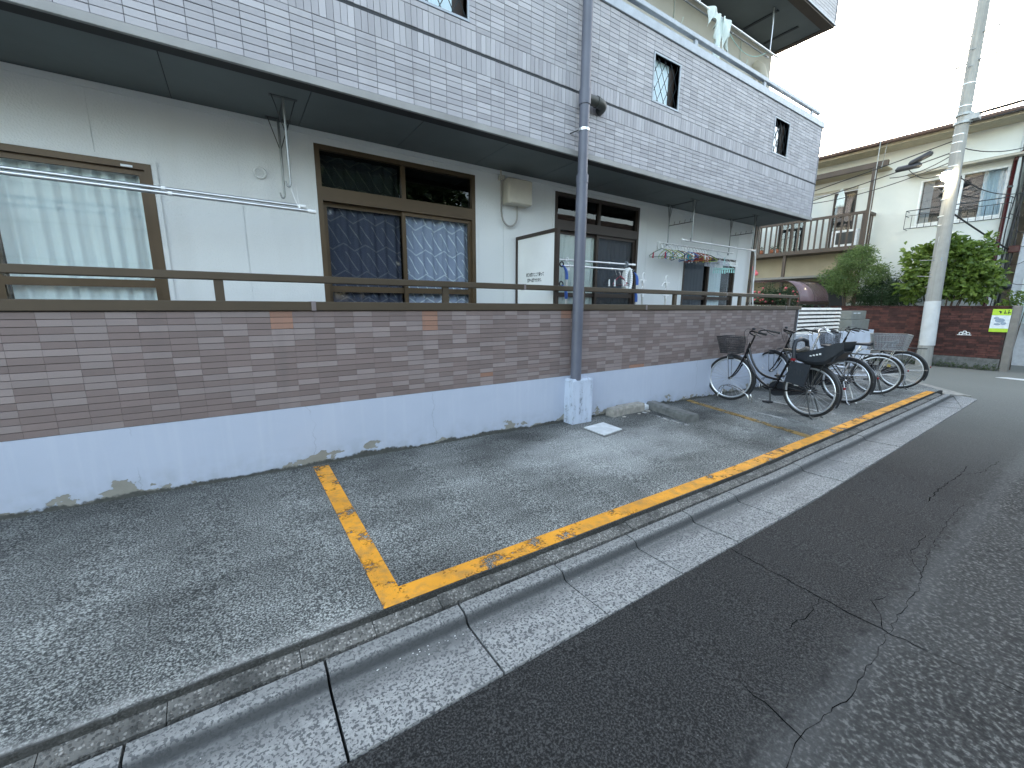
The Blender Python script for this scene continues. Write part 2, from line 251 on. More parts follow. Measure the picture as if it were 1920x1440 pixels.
# ------------------------------------------------------------------ mesh helpers
class MB:
    def __init__(s): s.v = []; s.f = []; s.mi = []; s.sm = []
    def add(s, vs, fs, mi=0, sm=False):
        o = len(s.v); s.v += [tuple(v) for v in vs]
        for f in fs: s.f.append(tuple(i+o for i in f)); s.mi.append(mi); s.sm.append(sm)
        return s
    def box(s, a, b, mi=0, skip=''):
        x0, y0, z0 = a; x1, y1, z1 = b
        vs = [(x0,y0,z0),(x1,y0,z0),(x1,y1,z0),(x0,y1,z0),(x0,y0,z1),(x1,y0,z1),(x1,y1,z1),(x0,y1,z1)]
        fs = dict(d=(0,3,2,1), u=(4,5,6,7), f=(0,1,5,4), r=(1,2,6,5), b=(2,3,7,6), l=(3,0,4,7))
        return s.add(vs, [fs[k] for k in fs if k not in skip], mi)
    def hexa(s, p, mi=0):   # 8 points: bottom 4 counter-clockwise, top 4
        return s.add(p, [(0,3,2,1),(4,5,6,7),(0,1,5,4),(1,2,6,5),(2,3,7,6),(3,0,4,7)], mi)
    def cbox(s, a, b, c=.004, mi=0):  # box with chamfered edges
        x0, y0, z0 = a; x1, y1, z1 = b; P = []
        for z, k in ((z0, c), (z0+c, 0), (z1-c, 0), (z1, c)):
            for (sx, sy) in ((0,0),(1,0),(1,1),(0,1)):
                X = x1 if sx else x0; Yy = y1 if sy else y0; dx = -k if sx else k; dy = -k if sy else k
                cc = c if k == 0 else 0
                # two verts per corner
                P.append((X+dx+(0 if k else (-cc if sx else cc)), Yy+dy, z) if True else 0)
                P.append((X+dx, Yy+dy+(0 if k else (-cc if sy else cc)), z))
        fs = []
        order = [1,0,2,3,5,4,6,7]  # ring order round the box
        ring = [1,0,2,3,5,4,6,7]
        ring = [0,2,3,5,4,6,7,1]
        for l in range(3):
            for i in range(8):
                a_, b_ = ring[i], ring[(i+1) % 8]; fs.append((l*8+a_, l*8+b_, l*8+8+b_, l*8+8+a_))
        fs.append(tuple(reversed(ring))); fs.append(tuple(24+i for i in ring))
        return s.add(P, fs, mi)
    def tube(s, pts, r, seg=8, mi=0, cap=True, closed=False):
        pts = [Vector(p) for p in pts]; n = len(pts); rr = r if isinstance(r, (list, tuple)) else [r]*n
        ref = None; vs = []
        for i, p in enumerate(pts):
            if closed: d = pts[(i+1) % n]-pts[i-1]
            else: d = (pts[min(i+1, n-1)]-pts[max(i-1, 0)])
            d.normalize()
            if ref is None:
                ref = Vector((0, 0, 1)) if abs(d.z) < .9 else Vector((1, 0, 0))
            a = d.cross(ref); 
            if a.length < 1e-4: a = d.cross(Vector((0, 1, 0)))
            a.normalize(); b = a.cross(d); b.normalize(); ref = b
            for k in range(seg):
                t = 2*math.pi*k/seg; vs.append(p+(a*math.cos(t)+b*math.sin(t))*rr[i])
        fs = []
        for i in range(n if closed else n-1):
            j = (i+1) % n
            for k in range(seg): fs.append((i*seg+k, i*seg+(k+1) % seg, j*seg+(k+1) % seg, j*seg+k))
        s.add(vs, fs, mi, True)
        if cap and not closed: s.add(vs[:seg], [tuple(range(seg))], mi); s.add(vs[-seg:], [tuple(reversed(range(seg)))], mi)
        return s
    def ring(s, c, R_, r, ax='y', n=40, seg=8, mi=0, sx=1.0):
        pts = []
        for i in range(n):
            t = 2*math.pi*i/n; a, b = R_*math.cos(t), R_*math.sin(t)
            pts.append({'y': (c[0]+a, c[1], c[2]+b), 'x': (c[0], c[1]+a, c[2]+b), 'z': (c[0]+a, c[1]+b, c[2])}[ax])
        # explicit frames keep the ring from twisting
        vs = []; fs = []
        for i in range(n):
            t = 2*math.pi*i/n; rad = {'y': Vector((math.cos(t), 0, math.sin(t))), 'x': Vector((0, math.cos(t), math.sin(t))), 'z': Vector((math.cos(t), math.sin(t), 0))}[ax]
            axv = {'y': Vector((0, 1, 0)), 'x': Vector((1, 0, 0)), 'z': Vector((0, 0, 1))}[ax]
            for k in range(seg):
                q = 2*math.pi*k/seg; vs.append(Vector(pts[i])+rad*r*math.cos(q)+axv*r*sx*math.sin(q))
        for i in range(n):
            j = (i+1) % n
            for k in range(seg): fs.append((i*seg+k, j*seg+k, j*seg+(k+1) % seg, i*seg+(k+1) % seg))
        return s.add(vs, fs, mi, True)
    def lathe(s, c, prof, seg=20, mi=0, sm=True):   # prof: (r, z)
        vs = []; fs = []
        for (r, z) in prof:
            for k in range(seg):
                t = 2*math.pi*k/seg; vs.append((c[0]+r*math.cos(t), c[1]+r*math.sin(t), c[2]+z))
        for i in range(len(prof)-1):
            for k in range(seg): fs.append((i*seg+k, i*seg+(k+1) % seg, (i+1)*seg+(k+1) % seg, (i+1)*seg+k))
        return s.add(vs, fs, mi, sm)
    def ball(s, c, r, seg=12, mi=0, sq=(1, 1, 1)):
        vs = []; fs = []; n = seg//2
        for i in range(n+1):
            a = math.pi*i/n
            for k in range(seg):
                t = 2*math.pi*k/seg; vs.append((c[0]+r*sq[0]*math.sin(a)*math.cos(t), c[1]+r*sq[1]*math.sin(a)*math.sin(t), c[2]-r*sq[2]*math.cos(a)))
        for i in range(n):
            for k in range(seg): fs.append((i*seg+k, i*seg+(k+1) % seg, (i+1)*seg+(k+1) % seg, (i+1)*seg+k))
        return s.add(vs, fs, mi, True)
    def prism(s, poly, z0, z1, mi=0):     # xy polygon, ccw; z may be functions of x
        n = len(poly); g = lambda z, p: z(p) if callable(z) else z
        vs = [(p[0], p[1], g(z0, p)) for p in poly]+[(p[0], p[1], g(z1, p)) for p in poly]
        return s.add(vs, [tuple(reversed(range(n))), tuple(range(n, 2*n))]+[(i, (i+1) % n, n+(i+1) % n, n+i) for i in range(n)], mi)
    def mesh(s, name, mats):
        me = bpy.data.meshes.new(name); me.from_pydata(s.v, [], s.f)
        for x in (mats if isinstance(mats, (list, tuple)) else [mats]): me.materials.append(M[x])
        me.polygons.foreach_set('material_index', s.mi); me.polygons.foreach_set('use_smooth', s.sm); me.update(); return me
    def build(s, name, mats, parent=None, kind=None, label=None):
        if parent is not None:
            l = parent['_o'] if '_o' in parent else (0, 0, 0)
            s.v = [(v[0]-l[0], v[1]-l[1], v[2]-l[2]) for v in s.v]
        return link(name, s.mesh(name, mats), parent, kind, label)
ORIG = {}
def link(name, me, parent=None, kind=None, label=None, loc=None):
    o = bpy.data.objects.new(name, me); C.objects.link(o)
    if parent is not None: o.parent = parent
    if kind: o['kind'] = kind
    if label: o['label'] = label
    if loc: o.location = loc
    return o
def tag(o, label, cat, group=None):
    o['label'] = label; o['category'] = cat
    if group: o['group'] = group
    return o
def thing(name, loc, label, cat, group=None, rz=0, world=True):
    o = bpy.data.objects.new(name, None); C.objects.link(o); o.location = loc; o.rotation_euler[2] = rz; o.empty_display_size = .1
    tag(o, label, cat, group)
    ORIG[o.name] = tuple(loc) if world else (0, 0, 0)
    return o
def part(mb, name, mats, parent, kind=None, label=None):     # shapes given in world coordinates (or local when the thing was made with world=False)
    l = ORIG.get(parent.name, None)
    q = parent
    while l is None: q = q.parent; l = ORIG.get(q.name, None)
    mb.v = [(v[0]-l[0], v[1]-l[1], v[2]-l[2]) for v in mb.v]
    return link(name, mb.mesh(name, mats), parent, kind, label)
def struct(mb, name, mats, label=None): 
    o = link(name, mb.mesh(name, mats)); o['kind'] = 'structure'
    if label: o['label'] = label
    return o
def solo(mb, name, mats, label, cat, group=None, origin=None):
    if origin: mb.v = [(v[0]-origin[0], v[1]-origin[1], v[2]-origin[2]) for v in mb.v]
    o = link(name, mb.mesh(name, mats)); tag(o, label, cat, group)
    if origin: o.location = origin
    return o
def bez(p0, p1, p2, p3, n=10):
    P = [Vector(p) for p in (p0, p1, p2, p3)]; out = []
    for i in range(n+1):
        t = i/n; out.append(P[0]*(1-t)**3+P[1]*3*t*(1-t)**2+P[2]*3*t*t*(1-t)+P[3]*t**3)
    return out
def sag(a, b, d, n=12):
    a, b = Vector(a), Vector(b); return [a.lerp(b, i/n)-Vector((0, 0, 4*d*(i/n)*(1-i/n))) for i in range(n+1)]
def size_in_view(p):
    d = Vector(p)-CAM; z = d.dot(_f)
    if z < .2: return -1
    x = 960+FPX*d.dot(_r)/z; y = 720-FPX*d.dot(_u)/z
    if x < -60 or x > 1980 or y < -40 or y > 1480: return -1
    return 1/(z*d.length)*abs(d.y)

# ------------------------------------------------------------------ ground, road, lot, gutter
mb = MB(); mb.add([(-300, -300, gz(-300)-.2), (300, -300, gz(300)-.2), (300, 300, gz(300)-.2), (-300, 300, gz(-300)-.2)], [(0, 1, 2, 3)]); struct(mb, 'ground', 'old_ground')
mb = MB(); N = 60; xs = [-30+i*1.5 for i in range(N+1)]
xs = sorted(xs+[3.5, 10.72]); n_ = len(xs)
for a, b in zip(xs, xs[1:]):     # the carriageway butts against the gutter blocks; past the corner it runs on up the side street
    ya, yb = (-2.468+yo(a), -2.468+yo(b)) if b <= 10.721 else (30, 30)
    mb.add([(a, -30, gz(a)-.088), (b, -30, gz(b)-.088), (b, yb, gz(b)-.088), (a, ya, gz(a)-.088)], [(0, 1, 2, 3)])
road = struct(mb, 'road', 'road_asphalt')
# cracks in the asphalt: thin ragged openings
def crack(pts, w=.007, seed=1):
    rnd = random.Random(seed); out = []
    for i in range(len(pts)-1):
        a, b = pts[i], pts[i+1]; n = max(2, int(math.dist(a, b)/.035))
        for k in range(n): t = k/n; out.append((a[0]+(b[0]-a[0])*t+rnd.uniform(-.009, .009), a[1]+(b[1]-a[1])*t+rnd.uniform(-.009, .009)))
    out.append(pts[-1]); mbk = MB(); vs = []
    for i, p in enumerate(out):
        q = out[min(i+1, len(out)-1)]; o = out[max(i-1, 0)]; dx, dy = q[0]-o[0], q[1]-o[1]; L = math.hypot(dx, dy) or 1
        ww = .34*w*rnd.uniform(.35, 1.2)*(.3 if i in (0, len(out)-1) else 1)
        for sg in (-1, 1): vs.append((p[0]-dy/L*ww*sg, p[1]+dx/L*ww*sg, gz(p[0])-.0865))
    fs = [(2*i, 2*i+2, 2*i+3, 2*i+1) for i in range(len(out)-1)]
    return mbk.add(vs, fs)
for i, (pts, w_) in enumerate([([(2.34, -2.47), (2.32, -2.69), (2.30, -2.92), (2.29, -3.15), (2.30, -3.34)], .008), ([(2.30, -3.34), (2.33, -3.6), (2.28, -3.9)], .005), ([(1.47, -2.98), (1.46, -3.08), (1.43, -3.22)], .006),
        ([(2.31, -2.95), (2.1, -2.97), (1.9, -2.95)], .005), ([(4.3, -2.94), (4.78, -2.93), (5.3, -2.95), (5.7, -2.94)], .009), ([(5.3, -2.95), (5.6, -3.05), (6.2, -3.08)], .006),
        ([(1.2, -3.24), (1.44, -3.2), (1.8, -3.24), (2.3, -3.21), (2.8, -3.2), (3.3, -3.14), (3.9, -3.11), (4.5, -3.1)], .004), ([(3.0, -3.17), (3.2, -3.08), (3.6, -3.07)], .005), ([(2.3, -3.2), (2.5, -3.1), (2.62, -3.13)], .005), ([(3.6, -3.3), (4.0, -3.5), (4.1, -3.8)], .004)]):
    o = link('crack', crack(pts, w_, i).mesh('crack', 'crack_dark'), road)
top = lambda p: gz(p[0])
lot_poly = [(-9, -1.985), (3.5, -1.985), (7, -1.985+yo(7)), (10.55, -1.985+yo(10.55)), (10.72, -1.86), (12.65, -.45), (16, 2.0), (16, 9), (-9, 9)]
mb = MB(); mb.prism(lot_poly, lambda p: gz(p[0])-.3, top); struct(mb, 'parking_lot', 'lot_asphalt')
# strip of old kerb concrete along the lot's edge, in short cast pieces
kerb = bpy.data.objects.new('kerb', None); C.objects.link(kerb); kerb['kind'] = 'structure'
rnd = random.Random(3); x = -2.4
while x < 10.4:
    L = rnd.choice([.22, .3, .31, .4, .28]); b = min(x+L, 10.5); dz = rnd.uniform(-.004, .004)
    P = []
    for z in (-.3, None):
        for (xx, yy) in ((x, -2.054), (b-.003, -2.054), (b-.003, -1.987), (x, -1.987)):
            P.append((xx, yy+yo(xx)+(.004 if z is None and yy < -2.04 else 0), gz(xx)+(z if z else (-.027+dz if yy > -2.0 else -.046+dz))))
    m_ = MB().hexa(P); link('kerb_stone', m_.mesh('kerb_stone', 'kerb_strip'), kerb); x = b
# L-shaped gutter blocks, 0.575 m each
gut = bpy.data.objects.new('gutter', None); C.objects.link(gut); gut['kind'] = 'structure'
prof = [(-2.067, -.05), (-2.115, -.052), (-2.13, -.056), (-2.143, -.066), (-2.155, -.088), (-2.175, -.094), (-2.30, -.090), (-2.462, -.082), (-2.466, -.12), (-2.466, -.3), (-2.067, -.3)]
x = .155-.575*6
while x < 10.6:
    L = .575; g = .005; a, b = x+g, min(x+L-g, 10.7); dz = rnd.uniform(-.0035, .0035)
    n = len(prof); vs = [(xx, y+yo(xx)+rnd.uniform(-.001, .001)*0, gz(xx)+z+(dz if z > -.2 else 0)) for xx in (a, b) for (y, z) in prof]
    m_ = MB().add(vs, [(i, n+i, n+(i+1) % n, (i+1) % n) for i in range(n)]+[tuple(range(n)), tuple(reversed(range(n, 2*n)))])
    link('gutter_block', m_.mesh('gutter_block', 'gutter_stone'), gut); x += L
# flared concrete at the corner and the edging that turns up the side street
m_ = MB(); zt = lambda p: gz(p[0])-.079
m_.prism([(9.35, -2.335), (10.72, -2.30), (10.95, -2.05), (10.75, -1.88), (10.71, -2.02)], lambda p: gz(p[0])-.3, zt); link('corner_apron', m_.mesh('corner_apron', 'gutter_stone'), gut)
for i in range(6):
    t0, t1 = i/6, (i+.97)/6; A, B = Vector((10.78, -1.90)), Vector((14.2, .62)); d = (B-A).normalized(); nn = Vector((d.y, -d.x))*.36
    p0, p1 = A.lerp(B, t0), A.lerp(B, t1)
    m_ = MB().prism([(p0+nn)[:], (p1+nn)[:], p1[:], p0[:]], lambda p: gz(p[0])-.3, lambda p: gz(p[0])-.066); link('edging_block', m_.mesh('edging_block', 'concrete'), gut)
gd = MB(); rg = random.Random(21)
for k in range(70):
    x = rg.choice([rg.gauss(.62, .16), rg.uniform(-.5, 6)]); y = -2.185+rg.gauss(0, .022)+yo(x); r_ = rg.uniform(.0015, .0042); gd.ball((x, y, gz(x)-.091), r_, 6, 0, (1, .7, .5))
o = link('gutter_grit', gd.mesh('gutter_grit', 'paint_white'), gut); o['kind'] = 'stuff'
# painted lines (thin sheets with real thickness)
def strip(name, poly, mat_, label=None, dz=.004, parent=None):
    m_ = MB(); m_.prism(poly, lambda p: gz(p[0])+dz-.002, lambda p: gz(p[0])+dz); o = struct(m_, name, mat_, label); return o
pl = [(x, -1.978+yo(x)) for x in (.415, 1, 2, 3.5, 5, 7, 9, 10.35)]; pu = [(x, -1.868+yo(x)) for x in (10.35, 9, 7, 5, 3.5, 2, 1, .415)]
strip('parking_line', pl+pu, 'yellow_paint', 'yellow line along the lot edge')
strip('parking_line', [(.415, -1.868), (.515, -1.868), (.525, -.055), (.41, -.05)], 'yellow_paint', 'yellow bay line from kerb to wall')
strip('parking_line', [(5.04, -1.84), (5.16, -1.84), (5.70, .0), (5.58, .0)], 'yellow_faded', 'faded yellow bay line beside the bicycles')
for (a, b, c, d) in ((6.75, -.5, 6.55, -1.75), (5.75, -1.0, 5.66, -1.5), (8.3, -.4, 8.2, -1.7)): strip('bay_mark', [(a, b), (c, d), (c+.06, d), (a+.06, b)], 'white_worn', 'worn white mark between bicycle bays')
strip('bay_mark', [(4.30, -.87), (4.36, -.87), (4.42, -.16), (4.37, -.16)], 'white_worn', 'worn white mark beside the wheel stop')
m_ = MB().prism([(14.55, -2.35), (15.3, -9), (15.75, -9), (15.75, -1.98), (15.2, -1.80), (14.75, -2.2)], lambda p: gz(p[0])-.086, lambda p: gz(p[0])-.083) if False else MB().prism([(14.75, -12), (15.0, -12), (15.62, -2.1), (15.35, -1.95), (15.25, -2.3)], lambda p: gz(p[0])-.086, lambda p: gz(p[0])-.082)
struct(m_, 'road_line', 'paint_white', 'white edge line on the side street')

# ------------------------------------------------------------------ tiles
def tile_mesh(name, mat_, w, h, t=.007, c=.0014):
    x0, x1, z0, z1 = -w/2, w/2, -h/2, h/2
    vs = [(x0, 0, z0), (x1, 0, z0), (x1, 0, z1), (x0, 0, z1), (x0, -t+c, z0), (x1, -t+c, z0), (x1, -t+c, z1), (x0, -t+c, z1), (x0+c*.3, -t, z0+c), (x1-c*.3, -t, z0+c), (x1-c*.3, -t, z1-c), (x0+c*.3, -t, z1-c)]
    fs = [(8, 9, 10, 11)]
    for a, b in ((0, 4), (4, 8)):
        for i in range(4): fs.append((a+i, a+(i+1) % 4, b+(i+1) % 4, b+i))
    return vs, fs
def lay_tiles(parent, specs, limit=300):
    # specs: (x, z, w, h, material) ; tiles stand on the plane y of parent origin; nearest ones become single parts
    ranked = sorted(specs, key=lambda s: -size_in_view((s[0], s[5], s[1]))*s[2]*s[3])
    cache = {}; o = ORIG[parent.name]
    for s in ranked[:limit]:
        key = (round(s[2], 4), round(s[3], 4), s[4])
        if key not in cache:
            vs, fs = tile_mesh('tile', s[4], s[2], s[3]); cache[key] = MB().add(vs, fs).mesh('tile', s[4])
        ob = link('tile', cache[key], parent, loc=(s[0]-o[0], s[5]-o[1]+random.uniform(-.0012, .0012), s[1]-o[2])); ob.rotation_euler = (random.gauss(0, .008), 0, random.gauss(0, .0015))
    mats = sorted(set(s[4] for s in ranked)); mb = MB()
    for s in ranked[limit:]:
        vs, fs = tile_mesh('tile', s[4], s[2], s[3]); dy = random.uniform(-.0012, .0012)
        mb.add([(v[0]+s[0], v[1]+s[5]+dy, v[2]+s[1]) for v in vs], fs, mats.index(s[4]))
    part(mb, 'tile_field', mats, parent, kind='stuff')

# ------------------------------------------------------------------ boundary wall
XE = 9.05
wall = thing('boundary_wall', (4, 0, gz(4)), 'long low wall of mottled grey-brown tiles on a pale blue painted plinth', 'wall')
mb = MB(); mb.add([], [])
core = MB().prism([(-4, .004), (XE, .004), (XE, .15), (-4, .15)], lambda p: gz(p[0])-.3, 1.262); part(core, 'wall_core', 'grout', wall)
pb = MB(); xs = [-4+i*(XE+4)/26 for i in range(27)]
pb.prism([(-4, -.006), (XE+.01, -.006), (XE+.01, .0035), (-4, .0035)], lambda p: gz(p[0])-.2, .4995)
part(pb, 'plinth', 'plinth_paint', wall)
specs = []; rt = random.Random(11)
x0 = -1.134-.15*6
orange = {(9, 0), (9, 1), (9, 2), (17, 0), (17, 1), (17, 2), (17, 3), (21, 14), (28, 0), (28, 1), (36, 16), (37, 16)}
for c_ in range(78):
    for r_ in range(17):
        xa = x0+c_*.15; xc = xa+.075; zc = 1.257-.0445*(r_+.5)
        if xa+.15 > XE+.005: continue
        k = round((xa+1.134)/.15)
        mt = 'wall_tile_orange' if (k, r_) in orange else ('wall_tile_light' if rt.random() < .42 else 'wall_tile_dark')
        specs.append((xc, zc, .1495, .0412, mt, .004))
lay_tiles(wall, specs)
endw = MB().box((XE, .0, gz(XE)-.2), (XE+.012, .15, 1.257)); part(endw, 'end_face', 'plinth_paint', wall)
# railing on the wall
rail = thing('handrail', (4, .07, 1.257), 'bronze aluminium handrail running along the top of the tiled wall', 'railing')
part(MB().cbox((-4, -.02, 1.262), (XE+.06, .17, 1.331), .004), 'base_cap', 'bronze_aluminium', rail)
part(MB().cbox((-4, .075, 1.478), (XE+.1, .135, 1.534), .006), 'top_rail', 'bronze_aluminium', rail)
for x in (-1.85, -.077, 1.70, 3.48, 5.28, 7.05, 8.83): part(MB().box((x-.029, .085, 1.331), (x+.029, .125, 1.479)), 'post', 'bronze_aluminium', rail)
for x in (.52, 4.52, 8.47): part(MB().box((x-.016, -.0225, 1.2615), (x+.016, .1725, 1.3335)), 'joint_cover', 'joint_cover', rail)
for x in (2.62, 6.6): part(MB().box((x-.012, .0725, 1.476), (x+.012, .1375, 1.5365)), 'joint_cover', 'joint_cover', rail)

# ------------------------------------------------------------------ apartment building
W = .93; SOF = 2.915
apt = thing('apartment_building', (4, W, 0), 'grey tiled apartment building with overhanging balconies and bronze framed windows', 'building')
OPEN = [(-2.3, -.44, .45, 2.392), (.77, 2.487, .45, 2.80), (3.70, 5.40, .45, 2.81), (6.62, 8.31, .45, 2.21)]
def rects(x0, x1, z0, z1, holes):
    xs = sorted({x0, x1, *[h for o in holes for h in o[:2] if x0 < h < x1]}); out = []
    for a, b in zip(xs, xs[1:]):
        cur = z0
        for o in sorted([o for o in holes if o[0] < b-1e-5 and o[1] > a+1e-5], key=lambda o: o[2]):
            if o[2] > cur: out.append((a, b, cur, o[2]))
            cur = max(cur, o[3])
        if cur < z1: out.append((a, b, cur, z1))
    return out
part(MB().box((-4.2, W+.13, -.6), (8.83, W+.16, .44)), 'wall_foot', 'siding', apt)
joints = [-4.2]+[.155+.91*k for k in range(-4, 10)]+[8.84]
for a, b in zip(joints, joints[1:]):
    if b-a < .05: continue
    for (p, q, z0, z1) in rects(a+.003, b-.003, .44, SOF-.004, OPEN): part(MB().box((p, W, z0), (q, W+.12, z1)), 'siding_panel', 'siding', apt)
for j in joints[1:-1]:
    for (p, q, z0, z1) in rects(j-.003, j+.003, .44, SOF-.004, OPEN): part(MB().box((p, W+.007, z0), (q, W+.118, z1)), 'joint_seal', 'siding', apt)
part(MB().box((-4.2, W+.02, .44), (8.83, W+.021+.1, SOF-.01)) if False else MB().box((8.84, W-.0, -.5), (8.87, 7, SOF-.004)), 'corner_trim', 'siding', apt)
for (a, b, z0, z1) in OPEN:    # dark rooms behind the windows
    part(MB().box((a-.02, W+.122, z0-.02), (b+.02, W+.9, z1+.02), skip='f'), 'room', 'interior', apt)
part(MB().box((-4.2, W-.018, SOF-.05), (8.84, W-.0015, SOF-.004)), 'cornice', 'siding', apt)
for o in OPEN:   # raised surround round each opening
    a, b, z0, z1 = o; mb = MB(); mb.box((a-.035, W-.012, z0), (a-.002, W-.0015, z1+.035)); mb.box((b+.002, W-.012, z0), (b+.035, W-.0015, z1+.035)); mb.box((a-.002, W-.012, z1+.002), (b+.002, W-.0015, z1+.035)); part(mb, 'window_surround', 'siding', apt)
# soffit of the first-floor balcony in panels, the dark edge beam and the pale drip fascia
x = -.25-.908*5
while x < 9.0:
    part(MB().box((x+.003, .135, SOF), (min(x+.905, 9.03), W+.02, SOF+.012)), 'soffit_panel', 'soffit_grey', apt); x += .908
part(MB().box((-4.2, .136, SOF+.013), (9.03, 7, SOF+.03)), 'slab', 'soffit_beam', apt)
part(MB().box((-4.8, .016, 2.897), (9.045, .134, SOF+.02)), 'edge_beam', 'soffit_beam', apt)
part(MB().cbox((-4.8, -.012, 2.888), (9.06, .0145, 2.943), .003), 'drip_fascia', 'fascia_grey', apt)
# parapet body with openings
LAT = [(1.44, 1.925, 3.735, 4.225), (4.405, 4.885, 3.735, 4.225), (7.352, 7.82, 3.735, 4.225)]
mb = MB()
for (p, q, z0, z1) in rects(-4.8, 9.045, 2.944, 4.44, LAT): mb.box((p, .003, z0), (q, .12, z1))
part(mb, 'parapet', 'upper_grout', apt)
specs = []; up = .1487; x0 = .224-up*26
def clash(a, b, z0, z1): return any(o[0]-.02 < b and o[1]+.02 > a and o[2]-.02 < z1 and o[3]+.02 > z0 for o in LAT)
def upmat(): return 'upper_tile_light' if rt.random() < .38 else 'upper_tile'
rows = [2.945+.0451*i for i in range(9)]+[3.669+.0450*i for i in range(17)]
for c_ in range(90):
    xa = x0+c_*up
    if xa+up > 9.05: continue
    for z in rows:
        a, b, z0, z1 = xa+.0018, xa+up-.0018, z+.0019, z+.0431
        for o in LAT:
            if o[2]-.02 < z1 and o[3]+.02 > z0:
                if a < o[1]+.02 and b > o[0]-.02:
                    if a < o[0]-.02: b = o[0]-.02
                    elif b > o[1]+.02: a = o[1]+.02
                    else: a = b
        if b-a > .012: specs.append(((a+b)/2, (z0+z1)/2, b-a, z1-z0, upmat(), .003))
    for k in range(3):
        xc = xa+up*(k+.5)/3
        for (z0, z1) in ((3.353, 3.494), (3.521, 3.667)): specs.append((xc, (z0+z1)/2, up/3-.0032, z1-z0, upmat(), .003))
lay_tiles(apt, specs)
part(MB().box((-4.8, .0005, 3.4965), (9.05, .0028, 3.5185)), 'groove', 'ink', apt)
part(MB().cbox((-4.8, -.022, 4.437), (9.075, .15, 4.535), .004), 'coping', 'coping_grey', apt)
part(MB().box((9.046, .003, 2.944), (9.056, 2.0, 4.436)), 'parapet_side', 'upper_tile', apt)
for (a, b, z0, z1) in LAT:
    mb = MB(); e = .018
    for q in ((a-e, a, z0-e, z1+e), (b, b+e, z0-e, z1+e), (a, b, z0-e, z0), (a, b, z1, z1+e)): mb.box((q[0], -.010, q[2]), (q[1], .11, q[3]))
    f = part(mb, 'lattice_window', 'coping_grey', apt)
    mb = MB(); cx, cz, hw, hh = (a+b)/2, (z0+z1)/2, (b-a)/2, (z1-z0)/2; sp = .118; sl = 1.75
    for sg in (-1, 1):
        for k in range(-7, 8):
            pts = []
            # clip the line z = sl*sg*(x-k*sp) to the opening
            t = [(xx, sl*sg*(xx-k*sp)) for xx in (-hw, hw)]; ins = [p for p in t if -hh <= p[1] <= hh]
            for zz in (-hh, hh):
                xx = zz/(sl*sg)+k*sp
                if -hw < xx < hw: ins.append((xx, zz))
            if len(ins) >= 2: mb.tube([(cx+ins[0][0], .03+.004*sg, cz+ins[0][1]), (cx+ins[1][0], .03+.004*sg, cz+ins[1][1])], .004, 5)
    part(mb, 'lattice', 'iron', f)
    part(MB().box((a, .075, z0), (b-.11, .081, z1)), 'pane', 'sky_tint_pane' if a < 7 else 'glass_lattice', f)
    part(MB().box((b-.11, .070, z0), (b-.002, .09, z1)), 'dark_reveal', 'brown_dark', f)  # brown block standing in for the dark side reveal of the opening
# rail above the parapet
r2 = thing('balcony_rail', (6, .06, 4.512), 'grey metal rail on short posts above the first floor balcony', 'railing')
part(MB().cbox((-1, .03, 4.655), (8.98, .09, 4.712), .006), 'top_rail', 'coping_grey', r2)
for x in (.4, 2.1, 3.75, 5.25, 7.02, 8.68): part(MB().box((x-.03, .045, 4.536), (x+.03, .075, 4.656)), 'post', 'coping_grey', r2)
# first-floor back wall and second-floor balcony
part(MB().box((3.5, W, 2.96), (8.84, W+.1, 5.99)), 'upper_wall', 'upper_stucco', apt)
part(MB().box((8.841, W+.001, 2.96), (8.86, 7, 5.99)), 'upper_end_wall', 'upper_stucco', apt)
f = part(MB().box((3.3, W-.03, 2.97), (5.35, W-.003, 5.25)), 'upper_window', 'brown_dark', apt)
part(MB().box((3.4, W-.036, 3.05), (4.3, W-.032, 5.15)), 'pane', 'glass', f); part(MB().box((4.36, W-.036, 3.05), (5.26, W-.032, 5.15)), 'pane', 'glass', f)
part(MB().box((-4.8, .16, 6.012), (8.99, 7, 6.2)), 'upper_slab', 'soffit_grey', apt)
part(MB().box((-4.8, .012, 5.995), (9.0, .159, 6.3)), 'upper_edge_beam', 'house_brown', apt)
part(MB().box((8.9, .16, 5.997), (9.0, 7, 6.011)), 'upper_side_trim', 'house_brown', apt)
mb = MB().box((-4.8, .003, 6.02), (9.02, .0115, 7.5)); part(mb, 'upper_parapet', 'upper_grout', apt); part(MB().box((9.001, .012, 6.02), (9.02, 7, 7.5)), 'upper_parapet_side', 'upper_tile', apt)
mb = MB()
for c_ in range(46, 90):
    xa = x0+c_*up-.05
    if xa+up > 9.04: continue
    for i in range(14):
        vs, fs = tile_mesh('t', 0, up-.0032, .0414); mb.add([(v[0]+xa+up/2, v[1]+.003, v[2]+6.075+.045*i) for v in vs], fs)
part(mb, 'upper_tile_field', 'upper_tile_light', apt, kind='stuff')
part(MB().cbox((-4.8, -.008, 6.018), (9.03, .0025, 6.05), .002), 'upper_drip_fascia', 'coping_grey', apt)
for x, t in ((7.75, .02), (8.45, .02)): part(MB().box((x, .35, 6.0), (x+.05, .9, 6.011)), 'soffit_batten', 'ink', apt)
part(MB().box((-4.2, W+.101, SOF+.04), (8.84, 7, 9.0)), 'building_core', 'stucco_tan', apt)

